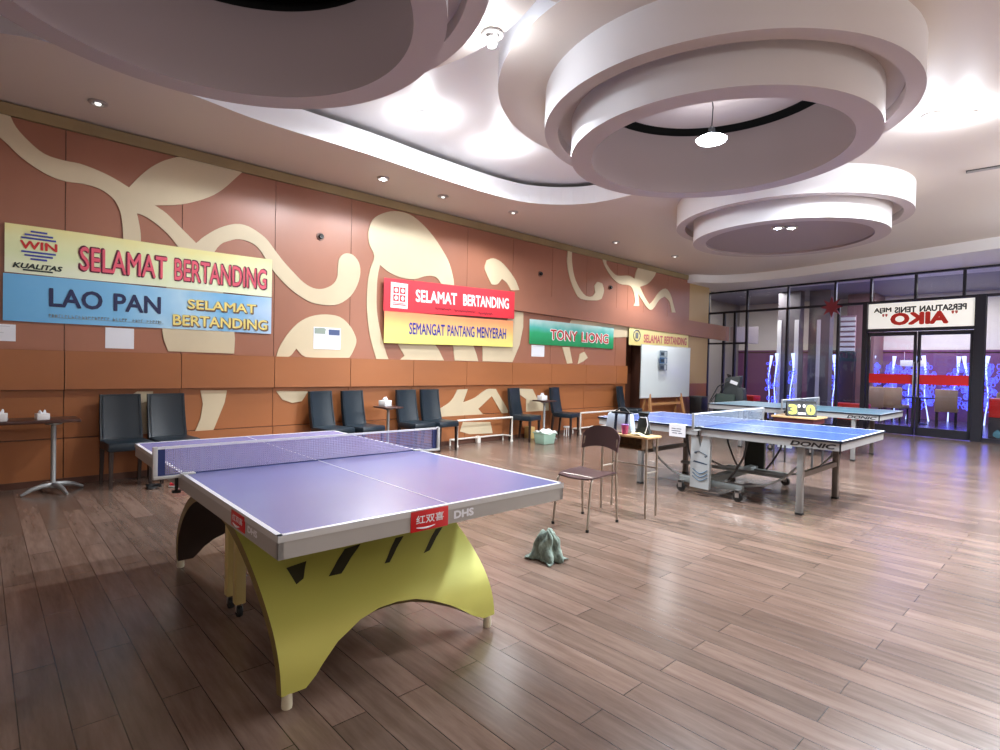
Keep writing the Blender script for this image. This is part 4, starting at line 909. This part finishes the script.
# ================================================================ lamps
M_lampw = mat('lamp_white', (240, 245, 250), .4, emit=(240, 248, 255), estr=30)
M_dim = mat('bulb_glass', (238, 240, 240), .2, emit=(255, 255, 250), estr=.6)
M_ring = mat('lamp_ring', (176, 170, 166), .35, .3); M_well = mat('lamp_well', (58, 52, 50), .5)
hl = thing('hanging_lamp', 'bright white saucer lamp hanging on a cord inside the middle ceiling drop', 'lamp', (5.03, 4.93, 3.50))
MB().lathe([(0, -.022), (.06, -.026), (.125, -.008), (.135, .008), (.10, .03), (.04, .05), (0, .052)], n=36).build('lamp_body', M_lampw, hl)
MB().lathe([(0, .05), (.03, .05), (.03, .11), (.018, .125), (0, .125)], n=20).build('socket', M_black, hl)
MB().tube([(0, 0, .12), (.006, .004, .30), (-.004, -.003, .40), (0, 0, .495)], .005, 6).build('cord', M_black, hl)
def downlight(x, y, z, label, kind='dim'):
    o = thing('ceiling_downlight', label, 'ceiling light', (x, y, z), 0, 'round ceiling downlights')
    MB().lathe([(.05, 0), (.082, 0), (.085, -.008), (.078, -.018), (.056, -.022), (.05, -.004)], n=28).build('trim_ring', M_ring, o)
    MB().lathe([(.052, -.002), (0, -.002)], n=28).build('well', M_well, o)
    if kind == 'cfl':
        MB().tube([(.026*math.cos(a*.7), .026*math.sin(a*.7), -.012-.0035*a) for a in range(28)], .009, 7).build('bulb', mat('bulb_soft', (240, 242, 240), .3, emit=(255, 255, 255), estr=3), o)
    else:
        MB().lathe([(0, -.036), (.022, -.03), (.03, -.016), (.024, -.002), (0, -.002)], n=20).build('bulb', M_lampw if kind == 'lit' else M_dim, o)
    return o
for x, y, z, lab, k in ((.67, .86, ZC, 'round ceiling light above the leaf shape at the left', 'dim'), (.79, 4.03, ZC, 'round ceiling light above the cream mushroom shape, left of two close ones', 'lit'),
        (.74, 5.09, ZC, 'dark round ceiling light right of the one above the cream mushroom shape', 'dim'), (.90, 6.41, ZC, 'round ceiling light above the red banner', 'dim'),
        (.87, 9.32, ZC, 'dark round ceiling light above the green banner', 'dim'), (1.03, 11.33, ZC, 'round ceiling light nearest the far wall corner, above the whiteboard', 'dim'),
        (2.2, 3.69, ZC+.33, 'lit round light high in the recess, left of two', 'lit'), (2.15, 4.96, ZC+.33, 'lit round light high in the recess, right of two', 'lit'),
        (6.36, 6.72, ZC, 'lit round ceiling light right of the middle ceiling drop, nearer of two', 'lit'), (6.60, 6.93, ZC, 'lit round ceiling light right of the middle ceiling drop, farther of two', 'lit'),
        (4.37, 2.79, 3.853, 'round ceiling light with a white spiral bulb on the nearest ceiling drop', 'cfl'), (4.50, 7.95, 3.35, 'round light under the farthest ceiling drop, left of two', 'lit'), (4.63, 8.06, 3.35, 'round light under the farthest ceiling drop, right of two', 'lit')):
    downlight(x, y, z, lab, k)
vt = thing('ceiling_vent', 'dark slot vent in the ceiling near the right edge', 'vent', (6.53, 8.9, ZC), R(5))
MB().box(-.18, .18, -.045, .045, -.012, 0).build('frame', M_well, vt)
for i in range(3): MB().box(-.17, .17, -.032+.026*i, -.020+.026*i, -.018, -.010).build('slat', M_ring, vt)

# ================================================================ sign on the glass
sg = thing('door_sign', 'white sign panel over the glass doors, its black and red letters reversed', 'sign', (0, FY, 0), FA)
MB().box(3.78, 5.77, -.012, -.006, ZH+.075, ZR-.035).build('panel', mat('sign_white', (236, 234, 228), .5, emit=(255, 252, 244), estr=.25), sg)
def sgM(u, z): return Matrix(((1, 0, 0, u), (0, 0, -1, -.012), (0, 1, 0, z), (0, 0, 0, 1)))
lettering('line_letters', 'PERSATUAN TENIS MEJA', M_dark, sg, sgM(4.762, 2.865), 1.745, .14, .002, .045, 0, True)
lettering('name_letters', 'AIKO', mat('sign_red', (206, 44, 34), .5), sg, sgM(4.783, 2.655), 1.10, .29, .003, .06, 0, True)
for u in (4.12, 5.43): lettering('quote_marks', '"', mat('sign_red_dim', (196, 90, 84), .5), sg, sgM(u, 2.755), .11, .065, .002, .02, 0, True)

# ================================================================ things beyond the glass
M_blu = mat('led_blue', (60, 70, 235), .5, emit=(78, 92, 255), estr=1.3); M_pale = mat('led_pale_blue', (190, 210, 255), .5, emit=(170, 190, 255), estr=1.3)
TREES = [(-.55, .05), (.62, .0), (1.10, .05), (1.84, 0), (2.22, .1), (2.63, .16), (3.12, -.05), (3.61, .18), (4.05, -.14), (4.62, .24), (5.02, -.22), (5.44, 0), (6.0, .1), (6.55, -.1), (7.2, .15), (7.9, 0), (8.6, .1)]
wh = ['left of the grey pillars', 'by the first grey pillar', 'by the second pale strip', 'beside the dark lobby doorway', 'first right of the maroon wall', 'second right of the maroon wall', 'at the left edge of the left door leaf', 'in the middle of the left door leaf', 'at the right edge of the left door leaf', 'leaning, left of two in the right door leaf', 'leaning, right of two in the right door leaf', 'in the pane right of the doors'] + ['farther right beyond the frame, number of trees in a row']*5
for i, (x, lean) in enumerate(TREES[:12]):
    y = 21.3-.32*(i % 3) if i > 3 else (18.35 if i in (1, 2) else 19.85 if i == 3 else 20.9)
    o = thing('light_tree', 'glowing blue light tree beyond the glass, '+wh[i], 'light tree', (x, y, 0), 0, 'glowing blue trees beyond the glass')
    z0 = .0; pts = [(lean*(z/1.9-.5)*1.0+.03*math.sin(z*4+i), 0, z) for z in (0, .3, .6, .9, 1.2, 1.5, 1.75, 1.95)]
    MB().tube(pts, [.02, .014, .014, .014, .016, .024, .036, .055], 10).build('trunk', M_pale, o)
    lf = MB()
    rn = random.Random(i)
    for k in range(74 if i > 3 else 16):
        a = rn.uniform(0, 6.28); r = rn.uniform(.03, .25 if i > 3 else .09); zc = rn.uniform(.40, 1.70)
        lf.tube([(r*math.cos(a)+lean*(zc/1.9-.5)+.045*math.cos(t*1.0472), .05*math.sin(a)-.03, zc+(.045+.015*(k % 3))*math.sin(t*1.0472)) for t in range(6)], .0095, 5, closed=True)
    lf.build('leaves', M_blu, o)
M_bei = mat('lounge_beige', (176, 150, 120), .7)
def lounge(x, y, rz, label, s=1.):
    o = thing('lounge_chair', label, 'chair', (x, y, 0), rz, 'beige lounge chairs beyond the glass')
    MB().box(-.24, .24, -.24, .24, .40, .50, 0, .02).build('seat', M_bei, o); MB().box(-.24, .24, .18, .26, .46, 1.0, 0, .02).build('backrest', M_bei, o)
    for a in (-.2, .2):
        for b_ in (-.2, .2): MB().box(a-.02, a+.02, b_-.02, b_+.02, 0, .40).build('leg', M_black, o)
lounge(3.05, 19.2, R(200), 'beige lounge chair beyond the left door leaf, left of two'); lounge(3.58, 19.5, R(165), 'beige lounge chair beyond the left door leaf, right of two')
lounge(4.80, 19.0, R(185), 'beige lounge chair seen alone through the right door leaf'); lounge(6.15, 18.0, R(180), 'beige lounge chair behind the red counter at the right edge')
tb = thing('lobby_table', 'dark round table beyond the left door leaf', 'table', (4.15, 19.3, 0))
MB().lathe([(0, .72), (.35, .72), (.35, .75), (0, .75)], n=28).build('tabletop', M_black, tb); MB().lathe([(.2, 0), (.2, .02), (.04, .05), (.04, .72)], n=20).build('pedestal', M_black, tb)
def counter(u0, u1, y, z0, z1, label, dots):
    p = fx((u0+u1)/2, y); o = thing('red_counter', label, 'counter', (p.x, p.y, 0), FA, 'red counters beyond the glass'); hw = (u1-u0)/2
    MB().box(-hw, hw, 0, .4, z0, z1, 0, .01).build('red_front', mat('counter_red', (214, 30, 26), .4, noise=.1, nscale=3), o)
    MB().box(-hw, hw, .02, .38, 0, z0).build('base', mat('counter_dark', (34, 30, 40), .5), o)
    for k in range(dots): MB().blob((-hw+.16+.3*k, .0, .17), (.07, .03, .08), 2, .3).build('teal_ornament', mat('ornament_teal', (86, 150, 164), .5), o)
counter(2.95, 3.66, .25, .22, .62, 'red counter beyond the pane left of the doors, under the farthest table', 0)
counter(6.0, 7.3, .25, .52, .92, 'red counter with teal ornaments beyond the pane right of the doors', 4)
counter(.0, .7, .5, .50, .66, 'red counter in the left corner beyond the glass, behind the ball machine', 0)
fl = thing('hanging_ornament', 'dark red star shaped ornament hanging at the transom left of the sign', 'ornament', tuple(fx(2.99, -.12, 3.02)), FA)
for k in range(8):
    a = k*math.pi/4; MB().prism([(0, 0), (.10, .05), (.27, 0), (.10, -.05)], lambda u, v, t, a=a: (u*math.cos(a)-v*math.sin(a), t, u*math.sin(a)+v*math.cos(a)), .02).build('petal', mat('ornament_red', (130, 40, 50), .5), fl)
hb = tag(MB().box(-.30, .30, -.02, .0, -.09, .09, 0, .004).cyl((-.2, -.01, .09), (-.2, -.01, .34), .005, 6).cyl((.2, -.01, .09), (.2, -.01, .34), .005, 6).build('hanging_sign', M_paper, None, (3.72, 20.6, 1.72)), 'small blank white board hanging beyond the left door leaf', 'sign')

# ================================================================ light
def area(name, loc, size, power, col=(1, 1, 1), rot=(0, 0, 0), sy=None):
    l = bpy.data.lights.new(name, 'AREA'); l.energy = power; l.color = col; l.size = size
    if sy: l.shape = 'RECTANGLE'; l.size_y = sy
    else: l.shape = 'DISK'
    o = bpy.data.objects.new(name, l); COL.objects.link(o); o.location = loc; o.rotation_euler = rot; return o
def point(name, loc, power, r=.05, col=(1, 1, 1)):
    l = bpy.data.lights.new(name, 'POINT'); l.energy = power; l.color = col; l.shadow_soft_size = r
    o = bpy.data.objects.new(name, l); COL.objects.link(o); o.location = loc; return o
COOL = (.86, .93, 1.0); NEU = (.96, .98, 1.0)
def spot(name, loc, power, r, deg, blend=.6, col=(1, 1, 1), rot=(0, 0, 0)):
    l = bpy.data.lights.new(name, 'SPOT'); l.energy = power; l.color = col; l.shadow_soft_size = r; l.spot_size = R(deg); l.spot_blend = blend
    o = bpy.data.objects.new(name, l); COL.objects.link(o); o.location = loc; o.rotation_euler = rot; return o
spot('light_hanging', (5.03, 4.93, 3.46), 300, .12, 128, .7, COOL)
point('light_recess_near', (2.2, 3.69, ZC+.20), 15, .06, (.94, .97, 1)); point('light_recess_far', (2.15, 4.96, ZC+.20), 15, .06, (.94, .97, 1))
spot('light_wall', (.79, 4.03, ZC-.05), 420, .06, 120, .8, NEU, (0, R(-30), 0))
spot('light_far_wall', (1.03, 11.33, ZC-.05), 170, .06, 150, .7, NEU); spot('light_mid_wall', (.90, 6.41, ZC-.05), 60, .06, 150, .7, NEU)
spot('light_recess_near_down', (2.2, 3.69, ZC+.27), 125, .06, 168, .3, COOL); spot('light_recess_far_down', (2.15, 4.96, ZC+.27), 112, .06, 168, .3, COOL)
spot('light_right_near_down', (6.36, 6.72, ZC-.05), 300, .07, 165, .35, COOL); spot('light_right_far_down', (6.60, 6.93, ZC-.05), 300, .07, 165, .35, COOL); spot('light_right_edge_down', (7.4, 8.9, ZC-.05), 420, .07, 155, .6, COOL)
spot('fill_right_side_down', (8.6, 6.6, ZC-.05), 240, .08, 130, .6, COOL); point('fill_nearest_drop', (4.2, .89, 3.62), 4, .1, NEU)  # added fill without fixtures: over the right floor and inside the nearest drop
point('light_spiral', (4.37, 2.79, 3.70), 7, .05, COOL)
point('light_right_near', (6.36, 6.72, ZC-.12), 10, .05, COOL); point('light_right_far', (6.60, 6.93, ZC-.12), 10, .05, COOL)
point('light_right_edge', (7.4, 8.9, ZC-.16), 18, .06, COOL)
point('fill_right', (9.0, 8.4, 3.2), 95, .35, NEU); point('fill_far', (8.4, 11.6, 3.2), 130, .35, COOL)  # unseen omni points added to lift walls and ceiling, no lamp modelled
point('fill_rear', (10.4, 1.0, 3.2), 42, .35, NEU); point('fill_corner', (8.2, -2.0, 3.2), 20, .3, NEU)  # more added fill near the viewpoint, without any fixture
area('lobby_lamp', (4.5, 19.3, 3.85), 3.0, 105, (1, .98, .92)); area('lobby_lamp_left', (0, 18.2, 3.85), 1.5, 80, (1, .96, .9))
area('lobby_blue', (4.0, 18.2, 3.85), 2.0, 50, (.35, .35, 1))
W = bpy.data.worlds.new('world'); SC.world = W; W.use_nodes = True
W.node_tree.nodes['Background'].inputs['Color'].default_value = (.02, .02, .025, 1); W.node_tree.nodes['Background'].inputs['Strength'].default_value = 1
SC.view_settings.view_transform = 'Standard'; SC.view_settings.look = 'None'; SC.view_settings.gamma = 1; SC.view_settings.exposure = 0.92
SC.view_settings.use_curve_mapping = False
SC.cycles.use_denoising = True
SC.cycles.max_bounces = 10; SC.cycles.transparent_max_bounces = 16; SC.cycles.sample_clamp_indirect = 6
